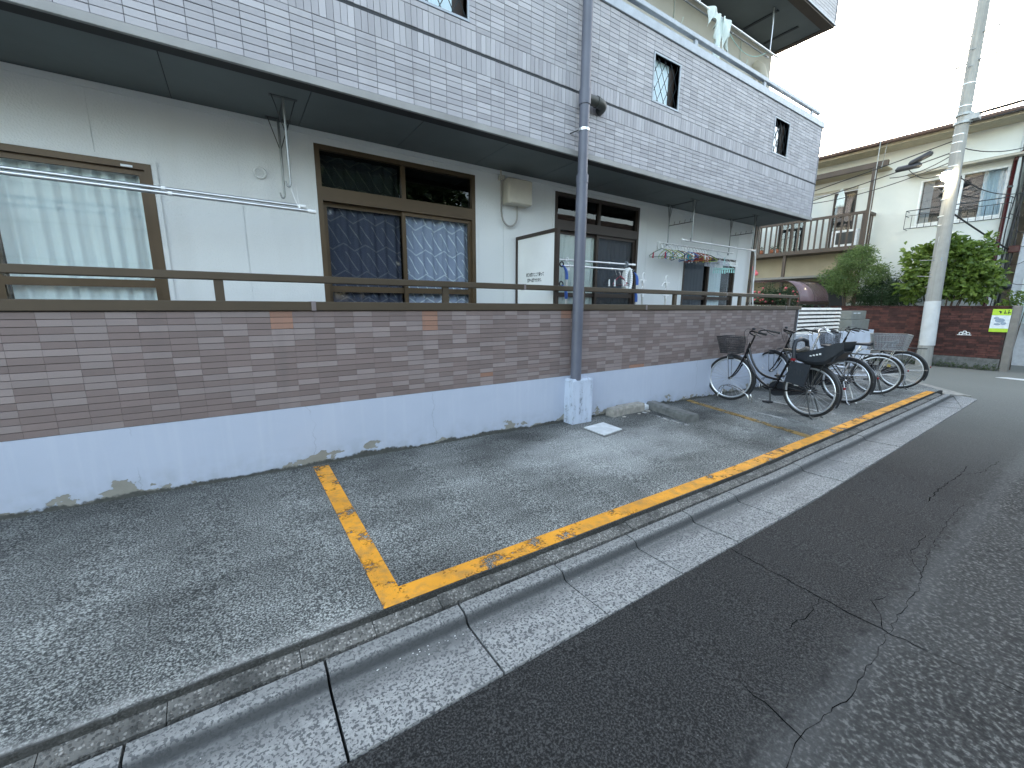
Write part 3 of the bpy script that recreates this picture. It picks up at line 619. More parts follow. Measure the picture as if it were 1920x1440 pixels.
# windows of the ground floor
def window(a, b, z0, z1, bar=None, sash='bronze_sash', panes=('glass', 'glass'), low=1.47, upper=None):
    y = W+.02; t = .045; mb = MB()
    mb.box((a, y-.035, z0), (a+t, y+.07, z1)); mb.box((b-t, y-.035, z0), (b, y+.07, z1)); mb.box((a+t, y-.035, z1-t), (b-t, y+.07, z1)); mb.box((a+t, y-.035, z0), (b-t, y+.07, z0+t))
    ztop = z1-t
    if bar: mb.box((a+t, y-.035, bar[0]), (b-t, y+.07, bar[1])); ztop = bar[0]
    f = part(mb, 'window', sash, apt); c = (a+b)/2
    if bar:
        part(MB().box((c-.022, y-.02, bar[1]), (c+.022, y+.05, z1-t)), 'transom_mullion', sash, f)
        for (p, q) in ((a+t, c-.022), (c+.022, b-t)): part(MB().box((p, y+.01, bar[1]), (q, y+.015, z1-t)), 'pane', (upper or panes[0]), f)
    for i, (p, q, yy) in enumerate(((a+t, c+.02, y+.028), (c-.028, b-t, y-.006))):
        mb = MB(); s = .04
        mb.box((p, yy, z0+t), (p+s, yy+.026, ztop)); mb.box((q-s, yy, z0+t), (q, yy+.026, ztop)); mb.box((p+s, yy, ztop-s), (q-s, yy+.026, ztop)); mb.box((p+s, yy, z0+t), (q-s, yy+.026, z0+t+s)); mb.box((p+s, yy, low-.03), (q-s, yy+.026, low+.03))
        part(mb, 'sash', sash, f); part(MB().box((p+s, yy+.010, z0+t+s), (q-s, yy+.015, ztop-s)), 'pane', panes[i], f)
    return f
f1 = window(-2.3, -.44, .45, 2.392, None, 'bronze_sash', ('glass_frost', 'glass_frost'))
part(MB().box((-.62, W-.017, 2.352), (-.55, W-.0155, 2.368)), 'sticker', 'paper', f1)
f2 = window(.77, 2.487, .45, 2.80, (2.30, 2.425), 'bronze_sash', ('glass_screen', 'glass'), upper='glass_transom')
f3 = window(3.70, 5.40, .45, 2.81, (2.335, 2.46), 'brown_dark', ('glass', 'glass_screen'), upper='glass_transom')
f4 = window(6.62, 8.31, .45, 2.21, None, 'brown_dark', ('glass_screen', 'glass'))
def curtain(a, b, z0, z1, y, mat_, label, folds=9, amp=.014, seed=0):
    n = int((b-a)/.012); mb = MB(); vs = []; rr = random.Random(seed); ph = rr.uniform(0, 6)
    ws = [rr.uniform(.7, 1.3) for _ in range(40)]
    for zi, z in enumerate((z0, z0+(z1-z0)*.5, z1)):
        for i in range(n+1):
            x = a+(b-a)*i/n; t = i/n*folds*2*math.pi
            vs.append((x, y+.75*amp*(.8+.2*zi)*math.sin(t+ph+.7*math.sin(t*.37+ph))+.3*amp*math.sin(t*2.3), z))
    fs = [(r*(n+1)+i, r*(n+1)+i+1, (r+1)*(n+1)+i+1, (r+1)*(n+1)+i) for r in range(2) for i in range(n)]
    mb.add(vs, fs, 0, True); return solo(mb, 'curtain', mat_, label, 'curtain', None, ((a+b)/2, y, z0))
curtain(-2.25, -1.40, .5, 2.34, W+.10, 'curtain_pale', 'pale sheer curtain at the left edge, behind the left sash of the leftmost window', 7, .018, 1)
curtain(-1.34, -.50, .5, 2.34, W+.085, 'curtain_pale', 'pale aqua curtain with soft folds behind the right sash of the leftmost window', 8, .018, 2)
curtain(.82, 1.60, .5, 2.74, W+.10, 'curtain_pattern', 'blue grey patterned curtain dimmed behind an insect screen, second window from the left', 6, .016, 3)
curtain(1.62, 2.44, .5, 2.34, W+.085, 'curtain_pattern', 'bright blue grey curtain with white strokes in the right sash of the second window', 6, .016, 4)
curtain(3.75, 4.53, .5, 2.36, W+.09, 'curtain_cream', 'cream lace curtain in the window behind the white partition', 9, .02, 5)
curtain(4.60, 5.34, .5, 2.36, W+.09, 'curtain_grey', 'dim grey curtain behind the dark screen right of the grey downpipe', 8, .018, 6)
curtain(6.68, 7.42, .5, 2.16, W+.09, 'curtain_grey', 'dim grey curtain in the left sash of the window below the hangers', 7, .016, 7)
curtain(7.50, 8.0, .5, 2.16, W+.085, 'curtain_pale', 'pale curtain hanging in the right sash below the peg hangers', 5, .02, 8)

# small fittings on the ground-floor wall
v = thing('wall_vent', (.312, W, 2.46), 'round painted vent cover on the wall left of the patterned curtains', 'vent')
mb = MB(); mb.ring((.312, W-.012, 2.46), .044, .008, 'y', 24, 6); part(mb, 'rim', 'siding', v)
mb = MB()
for k in range(-2, 3): hw = math.sqrt(.04**2-(k*.015)**2); mb.box((.312-hw, W-.014, 2.457+k*.015), (.312+hw, W-.003, 2.463+k*.015))
part(mb, 'slat_grille', 'siding', v); part(MB().box((.274, W-.005, 2.422), (.350, W-.002, 2.498)), 'back_plate', 'siding', v)
v = thing('wall_vent', (5.93, W, 2.28), 'round painted vent cover on the wall beside the hanging clothes hangers', 'vent')
mb = MB(); mb.ring((5.93, W-.012, 2.28), .05, .008, 'y', 24, 6); part(mb, 'rim', 'siding', v); part(MB().box((5.89, W-.006, 2.24), (5.97, W-.002, 2.32)), 'back_plate', 'siding', v)
b = thing('meter_box', (3.04, W, 2.52), 'cream electric meter box high on the wall with a looped cable', 'meter box')
part(MB().cbox((2.865, .775, 2.525), (3.215, W-.002, 2.815), .012), 'case', 'cream_box', b); part(MB().cbox((2.875, .767, 2.535), (3.205, .7735, 2.805), .003), 'door', 'cream_box', b)
part(MB().cbox((2.81, .86, 2.80), (2.87, W-.002, 2.85), .004), 'junction', 'cream_box', b)
part(MB().tube([(2.84, .90, 2.80), (2.84, .90, 2.45)]+[tuple(p) for p in bez((2.84, .90, 2.45), (2.84, .89, 2.22), (3.06, .88, 2.24), (3.06, .88, 2.41))]+[(3.06, .88, 2.53)], .011, 8), 'cable', 'cable_grey', b)
part(MB().tube([(2.84, .915, 2.85), (2.84, .915, SOF)], .011, 6), 'conduit', 'cream_box', b)

# white partition between the two verandas
pz = thing('partition', (3.09, .5, .5), 'white escape partition in a brown frame with two lines of black writing', 'partition')
part(MB().box((3.083, .15, .5), (3.097, .89, 2.125)), 'board', 'pale_panel', pz)
mb = MB(); mb.box((3.07, .10, .5), (3.11, .149, 2.165)); mb.box((3.07, .891, .5), (3.11, .922, 2.165)); mb.box((3.07, .1495, 2.126), (3.11, .8905, 2.165)); part(mb, 'frame', 'brown_dark', pz)
for i, (txt, y0, y1, z) in enumerate((('非常の際はここを破って', .70, .345, 1.665), ('隣戸へ避難できます。', .665, .385, 1.600))):
    cu = bpy.data.curves.new('writing', 'FONT'); cu.body = txt; cu.size = .06; cu.extrude = .0004; cu.offset = .0016; cu.align_x = 'CENTER'
    to = bpy.data.objects.new('writing_tmp', cu); C.objects.link(to); bpy.context.view_layer.update()
    me = bpy.data.meshes.new_from_object(to.evaluated_get(bpy.context.evaluated_depsgraph_get())); bpy.data.objects.remove(to)
    wd = max(v.co.x for v in me.vertices)-min(v.co.x for v in me.vertices) if len(me.vertices) else .3
    me.materials.clear(); me.materials.append(M['ink']); o = link('writing', me, pz); s_ = (y0-y1)/wd
    o.scale = (s_, s_*1.5, 1); o.rotation_euler = (R(90), 0, R(-90)); o.location = (3.082-3.09, (y0+y1)/2-.5, z-.5)

# downpipe, its footing, elbow
dp = thing('downpipe', (3.24, -.09, .48), 'grey vertical drainpipe standing in front of the tiled wall', 'pipe')
part(MB().tube([(3.24, -.09, .46), (3.24, -.09, 2.66)], .062, 20), 'lower_pipe', 'pipe_grey', dp)
part(MB().tube([(3.24, -.09, 2.64), (3.24, -.09, 9.0)], .053, 20), 'upper_pipe', 'pipe_grey', dp)
part(MB().tube([(3.24, -.09, 2.60), (3.24, -.09, 2.68)], .066, 20), 'collar', 'pipe_grey', dp); part(MB().tube([(3.24, -.09, 3.36), (3.24, -.09, 3.50)], .062, 20), 'collar', 'pipe_grey', dp)
part(MB().tube([(3.24, -.09, 3.11), (3.24, -.09, 3.135)], .058, 20), 'pipe_band', 'aluminium', dp); part(MB().tube([(3.19, -.06, 3.12), (3.12, .002, 3.09)], .006, 6), 'bracket', 'dark_steel', dp)
part(MB().tube([(3.25, -.09, 3.43), (3.42, -.09, 3.43)]+[tuple(p) for p in bez((3.42, -.09, 3.43), (3.52, -.09, 3.43), (3.53, -.06, 3.41), (3.53, .0, 3.40))], .05, 16), 'elbow', 'elbow_grey', dp)
part(MB().tube([(3.40, -.09, 3.43), (3.43, -.09, 3.43)], .056, 16), 'elbow_collar', 'elbow_grey', dp)
ft = MB(); 
ft.add([], [])
g = gz(3.3)-.1
P = [(3.148, -.157, g), (3.458, -.157, g), (3.458, -.0065, g), (3.148, -.0065, g), (3.15, -.15, .452), (3.46, -.15, .452), (3.46, -.0065, .452), (3.15, -.0065, .452)]
ft.hexa(P); P2 = [(p[0], p[1], .4525) for p in P[4:]]+[(3.165, -.135, .478), (3.445, -.135, .478), (3.445, -.0065, .478), (3.165, -.0065, .478)]; ft.hexa(P2)
solo(ft, 'pipe_footing', 'footing', 'stained pale concrete footing block around the foot of the downpipe', 'footing', None, (3.3, -.08, gz(3.3)))
# drain cover
mc = thing('drain_cover', (3.33, -.48, gz(3.33)), 'square white concrete drain cover set in the asphalt near the footing', 'drain cover')
q = [(3.15, -.66), (3.50, -.60), (3.52, -.29), (3.17, -.33)]; qo = [(3.12, -.70), (3.535, -.635), (3.555, -.255), (3.14, -.295)]
part(MB().prism(qo, lambda p: gz(p[0])-.05, lambda p: gz(p[0])+.004), 'frame', 'dark_concrete', mc); part(MB().prism(q, lambda p: gz(p[0])-.04, lambda p: gz(p[0])+.013), 'lid', 'white_concrete', mc)
# wheel stops
def stop(x0, y0, x1, y1, w_, h_, name='wheel_stop'):
    d = Vector((x1-x0, y1-y0)).normalized(); n = Vector((-d.y, d.x))*w_/2; mb = MB(); P = []
    for z, k in ((-.02, 1.0), (h_*.72, .96), (h_, .78)):
        for (px, py, sg) in ((x0, y0, -1), (x1, y1, -1), (x1, y1, 1), (x0, y0, 1)):
            P.append((px+n.x*sg*k, py+n.y*sg*k, gz(px)+z))
    return mb.add(P, [(0,1,5,4),(1,2,6,5),(2,3,7,6),(3,0,4,7),(4,5,9,8),(5,6,10,9),(6,7,11,10),(7,4,8,11),(8,9,10,11),(3,2,1,0)])
ws = thing('wheel_stop', (4.1, -.08, gz(4.1)), 'broken pale concrete wheel stop lying against the plinth', 'wheel stop')
part(stop(3.83, -.105, 4.02, -.085, .13, .105), 'broken_piece', 'concrete', ws); part(stop(4.03, -.075, 4.47, -.07, .13, .11), 'broken_piece', 'concrete', ws); part(stop(4.50, -.05, 4.72, -.045, .10, .06), 'broken_piece', 'white_concrete', ws)
solo(stop(4.52, -.82, 4.70, -.06, .17, .10), 'wheel_stop', 'dark_concrete', 'whole dark grey concrete wheel stop lying at right angles to the wall', 'wheel stop', None, (4.6, -.45, gz(4.6)))
for (x, y, s_) in ((4.5, -.16, .05), (4.28, -.2, .03), (3.98, -.21, .035)):
    m_ = MB().ball((x, y, gz(x)+.002), s_, 8, 0, (1, .7, .25)); solo(m_, 'concrete_chip', 'concrete', {.05: 'largest pale concrete chip lying by the broken wheel stop', .03: 'smallest concrete chip on the asphalt between wheel stop and wall', .035: 'flat concrete chip lying near the white drain cover'}[s_], 'concrete chip', None, (x, y, gz(x)))

# ------------------------------------------------------------------ laundry fittings
LA = 'laundry brackets under the balcony'
def bracket(x, yf, yr, zf, zr, label, arm=None, mat_='steel_dull'):
    t = thing('laundry_bracket', (x, (yf+yr)/2, SOF), label, 'bracket', LA)
    for y, zb in ((yf, zf), (yr, zr)):
        zj = SOF-.42*(SOF-zb)
        part(MB().tube([(x, y, SOF), (x, y, zj), (x, y, zb)], [.010, .011, .0085], 8), 'hanging_post', mat_, t)
        for dx, dy in ((-.085, -.02), (.085, .02)): part(MB().tube([(x+dx, y+dy, SOF), (x, y, zj)], .004, 6), 'brace', 'dark_steel', t)
        part(MB().box((x-.1, y-.018, SOF-.004), (x+.1, y+.018, SOF-.0005)), 'mounting_plate', 'dark_steel', t)
        part(MB().tube([tuple(p) for p in bez((x, y, zb+.01), (x+.004, y, zb-.04), (x-.03, y, zb-.05), (x-.035, y, zb+.012))], .007, 8), 'hook', mat_, t)
    part(MB().tube([(x, yf, SOF-.012), (x, yr, SOF-.012)], .005, 6), 'tie_bar', 'dark_steel', t)
    if arm:
        part(MB().tube([(x, yf, arm), (x, yr, arm)], .007, 6), 'hook_bar', 'dark_steel', t)
        for k in range(4): yy = yf+(yr-yf)*(k+.6)/4.6; part(MB().tube([(x, yy, arm), (x, yy-.01, arm+.05)], .004, 5), 'prong', 'dark_steel', t)
    return t
bracket(.485, .40, .86, 2.285, 2.29, 'silver ceiling bracket with hooks, left of the patterned curtain window')
bracket(6.02, .40, .83, 2.345, 2.32, 'ceiling bracket with hooks at the left end of the hangers', 2.60)
bracket(7.90, .42, .85, 2.36, 2.30, 'ceiling bracket with a pronged bar near the building corner', 2.62)
def pole(a, b, r, label, cap='white_plastic', mat_='aluminium', group='laundry poles'):
    t = thing('laundry_pole', a, label, 'laundry pole', group); a, b = Vector(a), Vector(b); d = (b-a).normalized()
    part(MB().tube([a, b], r, 10), 'rod', mat_, t)
    for p, s_ in ((a, -1), (b, 1)): part(MB().tube([p-d*s_*.01, p+d*s_*.05], r*1.22, 10), 'end_cap', cap, t)
    for k in (.33, .7): q = a.lerp(b, k); part(MB().tube([q-d*.012, q+d*.012], r*1.2, 10), 'clip_ring', cap, t)
    return t
pole((-2.4, .36, 2.10), (.60, .36, 2.075), .014, 'front silver laundry pole tied up beside the leftmost window')
pole((-2.4, .45, 2.145), (.54, .45, 2.125), .013, 'rear silver laundry pole just above its twin beside the leftmost window')
tw = MB().tube([(.483, .38, 2.24), (.50, .37, 2.17), (.525, .36, 2.09)], .003, 5); tw.ring((.53, .37, 2.085), .024, .004, 'x', 14, 5); tw.tube([(.53, .43, 2.27), (.535, .43, 2.14)], .002, 5)
solo(tw, 'tie_cord', 'white_plastic', 'thin white cord tying the paired poles to the ceiling hook', 'cord')
pole((5.85, .42, 2.315), (7.95, .42, 2.315), .013, 'upper silver pole above the row of coloured hangers')
pole((5.60, .66, 2.285), (7.66, .66, 2.275), .011, 'lower silver pole carrying the row of coloured hangers')
pole((3.15, .40, 1.865), (4.62, .34, 1.872), .012, 'upper silver pole behind the downpipe, blue and red clips on it')
pole((3.28, .33, 1.79), (4.60, .33, 1.797), .012, 'lower silver pole behind the downpipe with pegs and a looped white mat')
def hanger(x, y, z, rz, mat_, label, pegs=(), wide=.40, tilt=0.0):
    t = thing('clothes_hanger', (x, y, z), label, 'clothes hanger', 'clothes hangers on the veranda poles', rz, world=False)
    t.rotation_euler[0] = tilt
    h = wide/2
    part(MB().tube([(0, -.0, -.06), (0, 0, -.03), (0, .018, -.005), (0, .018, .014), (0, 0, .024), (0, -.018, .012)], .0035, 6), 'hook', 'steel', t)
    pts = [(0, 0, -.06), (0, h*.55, -.105), (0, h, -.165), (0, h*.97, -.185), (0, 0, -.178), (0, -h*.97, -.185), (0, -h, -.165), (0, -h*.55, -.105)]
    part(MB().tube(pts, .006, 6, closed=True), 'frame', mat_, t)
    for k, (py, pm) in enumerate(pegs): part(MB().hexa([(-.008, py-.010, -.20), (.008, py-.010, -.20), (.008, py+.010, -.20), (-.008, py+.010, -.20), (-.004, py-.006, -.11), (.004, py-.006, -.11), (.004, py+.006, -.11), (-.004, py+.006, -.11)]), 'peg', pm, t)
    return t
HG = [('hanger_sage', 'sage green hanger at the left end of the row with a red peg', 'peg_red'), ('hanger_lime', 'lime hanger second in the row', 'hanger_white'), ('hanger_tan', 'tan hanger between lime and green ones', 'hanger_blue'),
      ('hanger_green', 'bright green hanger near the left bracket', 'hanger_white'), ('hanger_lime', 'yellow green hanger with a white peg beside the green one', 'hanger_white'), ('hanger_black', 'black hanger in the middle of the row beside a tan one', 'hanger_white'),
      ('hanger_tan', 'tan hanger in the middle of the row beside a black one', 'hanger_teal'), ('hanger_teal', 'teal hanger left of the blue hangers', 'hanger_white'), ('hanger_blue', 'mid blue hanger in the row, white peg', 'hanger_white'), ('hanger_navy', 'dark navy hanger next to the red ones', 'hanger_blue'),
      ('hanger_red', 'dark red hanger left of the orange ones', 'hanger_red'), ('hanger_red', 'red hanger with a white peg beside the orange one', 'hanger_white'), ('hanger_orange', 'orange hanger near the window centre', 'hanger_white'), ('hanger_orange', 'rust orange hanger just right of the brighter orange one', 'hanger_tan'),
      ('hanger_black', 'black hanger at the right of the orange ones', 'hanger_tan'), ('hanger_lime', 'olive hanger at the right end of the row', 'hanger_lime')]
rh = random.Random(5)
for i, (mm, lb, pg) in enumerate(HG):
    x = 5.66+i*.083+rh.uniform(-.015, .015)
    hanger(x, .66, 2.262, R(rh.uniform(-22, 22)), mm, lb, ((rh.uniform(-.14, -.05), pg), (rh.uniform(.04, .14), pg)), .40, R(rh.uniform(-8, 8)))
hanger(4.30, .33, 1.772, R(78), 'hanger_black', 'black hanger with white pegs on the lower pole behind the downpipe', ((-.12, 'hanger_white'), (0.02, 'hanger_white'), (.11, 'hanger_white')), .42)
hanger(4.41, .36, 1.775, R(20), 'peg_red', 'narrow pink red hanger beside the looped white mat', (), .2)
def peghanger(x, y, z, mat_, label, w_, d_, n):
    t = thing('peg_hanger', (x, y, z), label, 'peg hanger', 'peg hangers', R(rh.uniform(-10, 10)), world=False)
    mb = MB(); mb.tube([(-w_, -d_, -.17), (w_, -d_, -.17), (w_, d_, -.17), (-w_, d_, -.17)], .006, 6, closed=True)
    for k in range(1, 4): mb.tube([(-w_+2*w_*k/4, -d_, -.17), (-w_+2*w_*k/4, d_, -.17)], .004, 5)
    part(mb, 'frame', mat_, t)
    mb = MB()
    for sx in (-1, 1):
        for sy in (-1, 1): mb.tube([(sx*w_, sy*d_, -.165), (0, 0, -.03)], .002, 5)
    mb.tube([(0, 0, -.03), (0, .02, 0), (0, .01, .02), (0, -.015, .01)], .004, 6); part(mb, 'hook', mat_, t)
    for k in range(n):
        px = -w_+2*w_*(k % (n//2))/(n//2-1); py = -d_ if k < n//2 else d_
        part(MB().hexa([(px-.009, py-.008, -.24), (px+.009, py-.008, -.24), (px+.009, py+.008, -.24), (px-.009, py+.008, -.24), (px-.005, py-.004, -.18), (px+.005, py-.004, -.18), (px+.005, py+.004, -.18), (px-.005, py+.004, -.18)]), 'peg', mat_, t)
peghanger(7.22, .66, 2.26, 'peg_clear', 'clear lilac peg hanger right of the coloured hangers', .17, .13, 14)
peghanger(7.52, .66, 2.26, 'hanger_white', 'white peg hanger nearest the building corner', .15, .13, 14)
peghanger(7.18, .5, 2.13, 'peg_mint', 'mint green peg hanger hanging below the lilac one', .14, .09, 12)
# looped chunky white mat on the lower pole
mb = MB()
for k in range(4):
    yy = .29+.028*k; pts = [(4.50+.055*math.cos(a)*(1.0), yy, 1.66+.145*math.sin(a)) for a in [2*math.pi*i/30 for i in range(30)]]
    for p in pts: mb.ball((p[0]+.012*k, p[1], p[2]), .021, 8)
solo(mb, 'looped_mat', 'hanger_white', 'chunky white beaded mat looped over the lower pole', 'bath mat')
# pole supports: blue arms on uprights, white prop stands
def propstand(x, y, z, label):
    t = thing('prop_stand', (x, y, .5), label, 'prop stand', 'white laundry prop stands')
    part(MB().tube([(x, y, .5), (x, y, z-.1)], .011, 8), 'upright', 'aluminium', t)
    for s_ in (0, .19):
        zz = z-s_; mb = MB(); mb.box((x-.07, y-.012, zz-.10), (x+.07, y+.012, zz-.085)); mb.box((x-.016, y-.016, zz-.14), (x+.016, y+.016, zz-.08))
        mb.tube([tuple(p) for p in bez((x-.01, y, zz-.08), (x-.05, y, zz-.02), (x+.0, y, zz+.035), (x+.028, y, zz-.005))], .009, 8)
        if s_ == 0: mb.tube([(x-.06, y, zz-.09), (x-.11, y, zz-.16)], .008, 6)
        part(mb, 'pole_rest', 'white_plastic', t)
propstand(4.96, .42, 1.775, 'white prop stand just right of the looped mat, nearer the downpipe'); propstand(5.50, .42, 1.76, 'white twin-pronged prop stand below the hangers, beside a railing post'); 
def bluearm(x, y, z, label):
    t = thing('pole_support', (x, y, .5), label, 'pole support', 'blue armed pole supports')
    part(MB().tube([(x, y, .5), (x, y, z-.02)], .014, 8), 'upright', 'aluminium', t)
    for zz in (z, z-.23):
        mb = MB(); mb.tube([tuple(p) for p in bez((x, y, zz-.10), (x, y, zz-.02), (x-.01, y-.0, zz+.04), (x-.075, y, zz+.06))], [.018, .02, .02, .02, .019, .018, .017, .015, .013, .011, .01], 10)
        part(mb, 'arm', 'blue_plastic', t); part(MB().ring((x-.085, y, zz+.075), .028, .009, 'y', 16, 6), 'ring', 'black_plastic', t)
bluearm(3.40, .30, 1.725, 'blue armed pole support just right of the white partition'); bluearm(4.69, .30, 1.70, 'blue armed pole support behind the looped white mat')
for i, (x, m_, lb) in enumerate(((3.60, 'peg_red', 'red clip holding both poles left of the downpipe'), (3.45, 'hanger_white', 'white clip on the upper pole beside the blue support'))):
    mb = MB(); mb.ring((x, .36, 1.87), .022, .008, 'x', 14, 6); mb.tube([(x, .36, 1.85), (x+.02, .34, 1.80)], .008, 6); mb.ring((x+.015, .33, 1.79), .02, .007, 'x', 14, 6); mb.box((x-.015, .33, 1.735), (x+.02, .345, 1.775)); solo(mb, 'pole_clip', m_, lb, 'clip', 'clips on the laundry poles')
mb = MB().ring((4.50, .35, 1.872), .03, .012, 'x', 16, 6); solo(mb, 'pole_clip', 'net_grey', 'round grey clip near the right end of the upper pole', 'clip', 'clips on the laundry poles')
# brown pipes and white hose at the far end of the wall
pp = thing('corner_pipe', (8.86, .80, .5), 'pair of slim brown pipes at the right end of the ground floor wall', 'pipe')
part(MB().tube([(8.80, .86, .3), (8.80, .86, 2.9)], .022, 10), 'pipe', 'house_brown', pp); part(MB().tube([(8.87, .84, .3), (8.87, .84, 2.9)], .018, 10), 'pipe', 'cable_grey', pp)
mb = MB().tube([(8.0, .42, 2.31), (8.15, .5, 2.33)]+[tuple(p) for p in bez((8.15, .5, 2.33), (8.5, .6, 2.1), (8.35, .6, 1.8), (8.42, .55, 1.3))], .011, 8); solo(mb, 'hose', 'white_plastic', 'white hose drooping from the end of the upper pole', 'hose')
mb = MB()
# first-floor laundry
def upbracket(x, lb):
    t = thing('laundry_bracket', (x, .35, 5.99), lb, 'bracket', LA); part(MB().tube([(x-.01, .35, 6.0), (x, .35, 5.7), (x-.01, .35, 5.40), (x-.03, .35, 5.36)], .009, 8), 'hanging_post', 'aluminium', t)
    for dx in (-.05, .05): part(MB().tube([(x+dx, .35, 6.0), (x, .35, 5.72)], .005, 6), 'brace', 'steel_dull', t)
upbracket(7.65, 'bracket under the upper balcony near its corner'); upbracket(5.70, 'bracket under the upper balcony left of the hanging cloths')
pole((4.2, .35, 5.38), (7.86, .35, 5.375), .013, 'silver pole on the upper balcony carrying white cloths'); pole((4.2, .42, 5.36), (7.7, .42, 5.355), .010, 'thin dark pole just behind the upper balcony pole', mat_='steel_dull')
def cloth(x0, x1, z1, drop, seed, lb, mat_='cloth_white'):
    rr = random.Random(seed); n, k = 14, 12; vs = []; fs = []
    for j in range(k+1):
        for i in range(n+1):
            u, v_ = i/n, j/k; sh = .75+.25*math.cos(v_*2.2); x = (x0+x1)/2+(u-.5)*(x1-x0)*sh+.05*v_*math.sin(seed+v_*3)
            vs.append((x, .33+.035*v_*math.sin(u*13+seed)+.02*math.sin(u*7+v_*4+seed), z1-drop*v_*(.75+.25*math.sin(u*5+seed*2))+.02*math.sin(u*3.1)))
    for j in range(k):
        for i in range(n): a = j*(n+1)+i; fs.append((a, a+1, a+n+2, a+n+1))
    o = solo(MB().add(vs, fs, 0, True), 'cloth', mat_, lb, 'cloth', 'white cloths drying on the upper balcony', (x0, .33, z1)); s_ = o.modifiers.new('thickness', 'SOLIDIFY'); s_.thickness = .004
cloth(5.87, 6.12, 5.40, .26, 1.0, 'short white cloth, left one hanging on the upper pole'); cloth(6.06, 6.26, 5.36, .60, 2.3, 'long crumpled white cloth hanging lowest on the upper pole'); cloth(6.22, 6.42, 5.38, .48, 4.1, 'folded white cloth, right one hanging on the upper pole')
mb = MB().tube(sag((6.45, .36, 5.28), (7.55, .36, 5.34), .16), .004, 5); solo(mb, 'clothes_line', 'peg_mint', 'slack pale green line below the upper balcony pole', 'line')
def jhook(x, lb): 
    mb = MB().tube([(x, W-.01, 5.85), (x, W-.01, 5.56)]+[tuple(p) for p in bez((x, W-.01, 5.56), (x, W-.02, 5.44), (x+.16, W-.05, 5.44), (x+.17, W-.05, 5.60))], .007, 6); solo(mb, 'wall_hook', 'cloth_white', lb, 'hook', 'hooks on the upper balcony wall')
jhook(5.90, 'white wall hook left of the cloths'); jhook(7.78, 'white wall hook beside the vent hood')
mb = MB().tube([(8.28, W-.005, 5.60), (8.30, W-.10, 5.52), (8.42, W-.16, 5.25), (8.46, W-.17, 5.12)], [.09, .09, .07, .06], 14); solo(mb, 'vent_hood', 'cream_box', 'cream slanted vent hood on the upper wall near the corner', 'vent')
for i, (x, wd, h_, lb) in enumerate(((4.75, .95, .15, 'long white board behind the upper rail, above the left lattice window'), (5.62, .3, .1, 'small white box behind the upper rail'), (6.15, .26, .11, 'second small white box behind the upper rail, right of a post'), (7.95, .62, .09, 'pale storage box behind the rail near the balcony corner'))):
    solo(MB().cbox((x-wd/2, .17, 4.0), (x+wd/2, .30, 4.51+h_*.9), .01), 'storage_box', 'white_plastic', lb, 'box', 'boxes behind the upper rail')
solo(MB().box((3.2, .55, 2.97), (8.6, .56, 4.85)), 'gap_shade_sheet', 'black_plastic', 'black sheet added behind the upper balcony rail as the shaded interior', 'screen')  # added black sheet: makes the gap under the rail read as shaded interior

# ------------------------------------------------------------------ bicycles
def arc(cx, cz, r, a0, a1, n=16, y=0): return [(cx+r*math.cos(R(a0+(a1-a0)*i/n)), y, cz+r*math.sin(R(a0+(a1-a0)*i/n))) for i in range(n+1)]
RW = .343; WB = 1.13
def wheel(t, name, cx, rim='rim_alloy', tyre='black_rubber', steer=None):
    w_ = link(name, None, t)
    mbs = (('tyre', MB().ring((cx, 0, RW), RW-.018, .018, 'y', 48, 8), tyre), )
    tm = MB().ring((cx, 0, RW), RW-.018, .018, 'y', 48, 8)
    o = link(name, tm.mesh(name, tyre), t); bpy.data.objects.remove(w_)
    o.name = name
    rm = MB(); n = 48; vs = []; fs = []
    for i in range(n):
        a = 2*math.pi*i/n
        for (rr, y) in ((RW-.036, -.012), (RW-.036, .012), (RW-.058, .008), (RW-.058, -.008)): vs.append((cx+rr*math.cos(a), y, RW+rr*math.sin(a)))
    for i in range(n):
        j = (i+1) % n
        for k in range(4): fs.append((i*4+k, i*4+(k+1) % 4, j*4+(k+1) % 4, j*4+k))
    rm.add(vs, fs, 0, True); link('rim', rm.mesh('rim', rim), o)
    sp = MB()
    for i in range(28):
        a = 2*math.pi*i/28; b = a+(.5 if i % 2 else -.5); sg = 1 if i % 4 < 2 else -1
        sp.tube([(cx+.022*math.cos(b), .025*sg, RW+.022*math.sin(b)), (cx+(RW-.056)*math.cos(a), 0, RW+(RW-.056)*math.sin(a))], .0014, 4, cap=False)
    link('spokes', sp.mesh('spokes', 'spoke'), o, kind='stuff')
    link('hub', MB().tube([(cx, -.05, RW), (cx, -.03, RW), (cx, .03, RW), (cx, .05, RW)], [.008, .022, .022, .008], 10).mesh('hub', 'steel'), o)
    return o
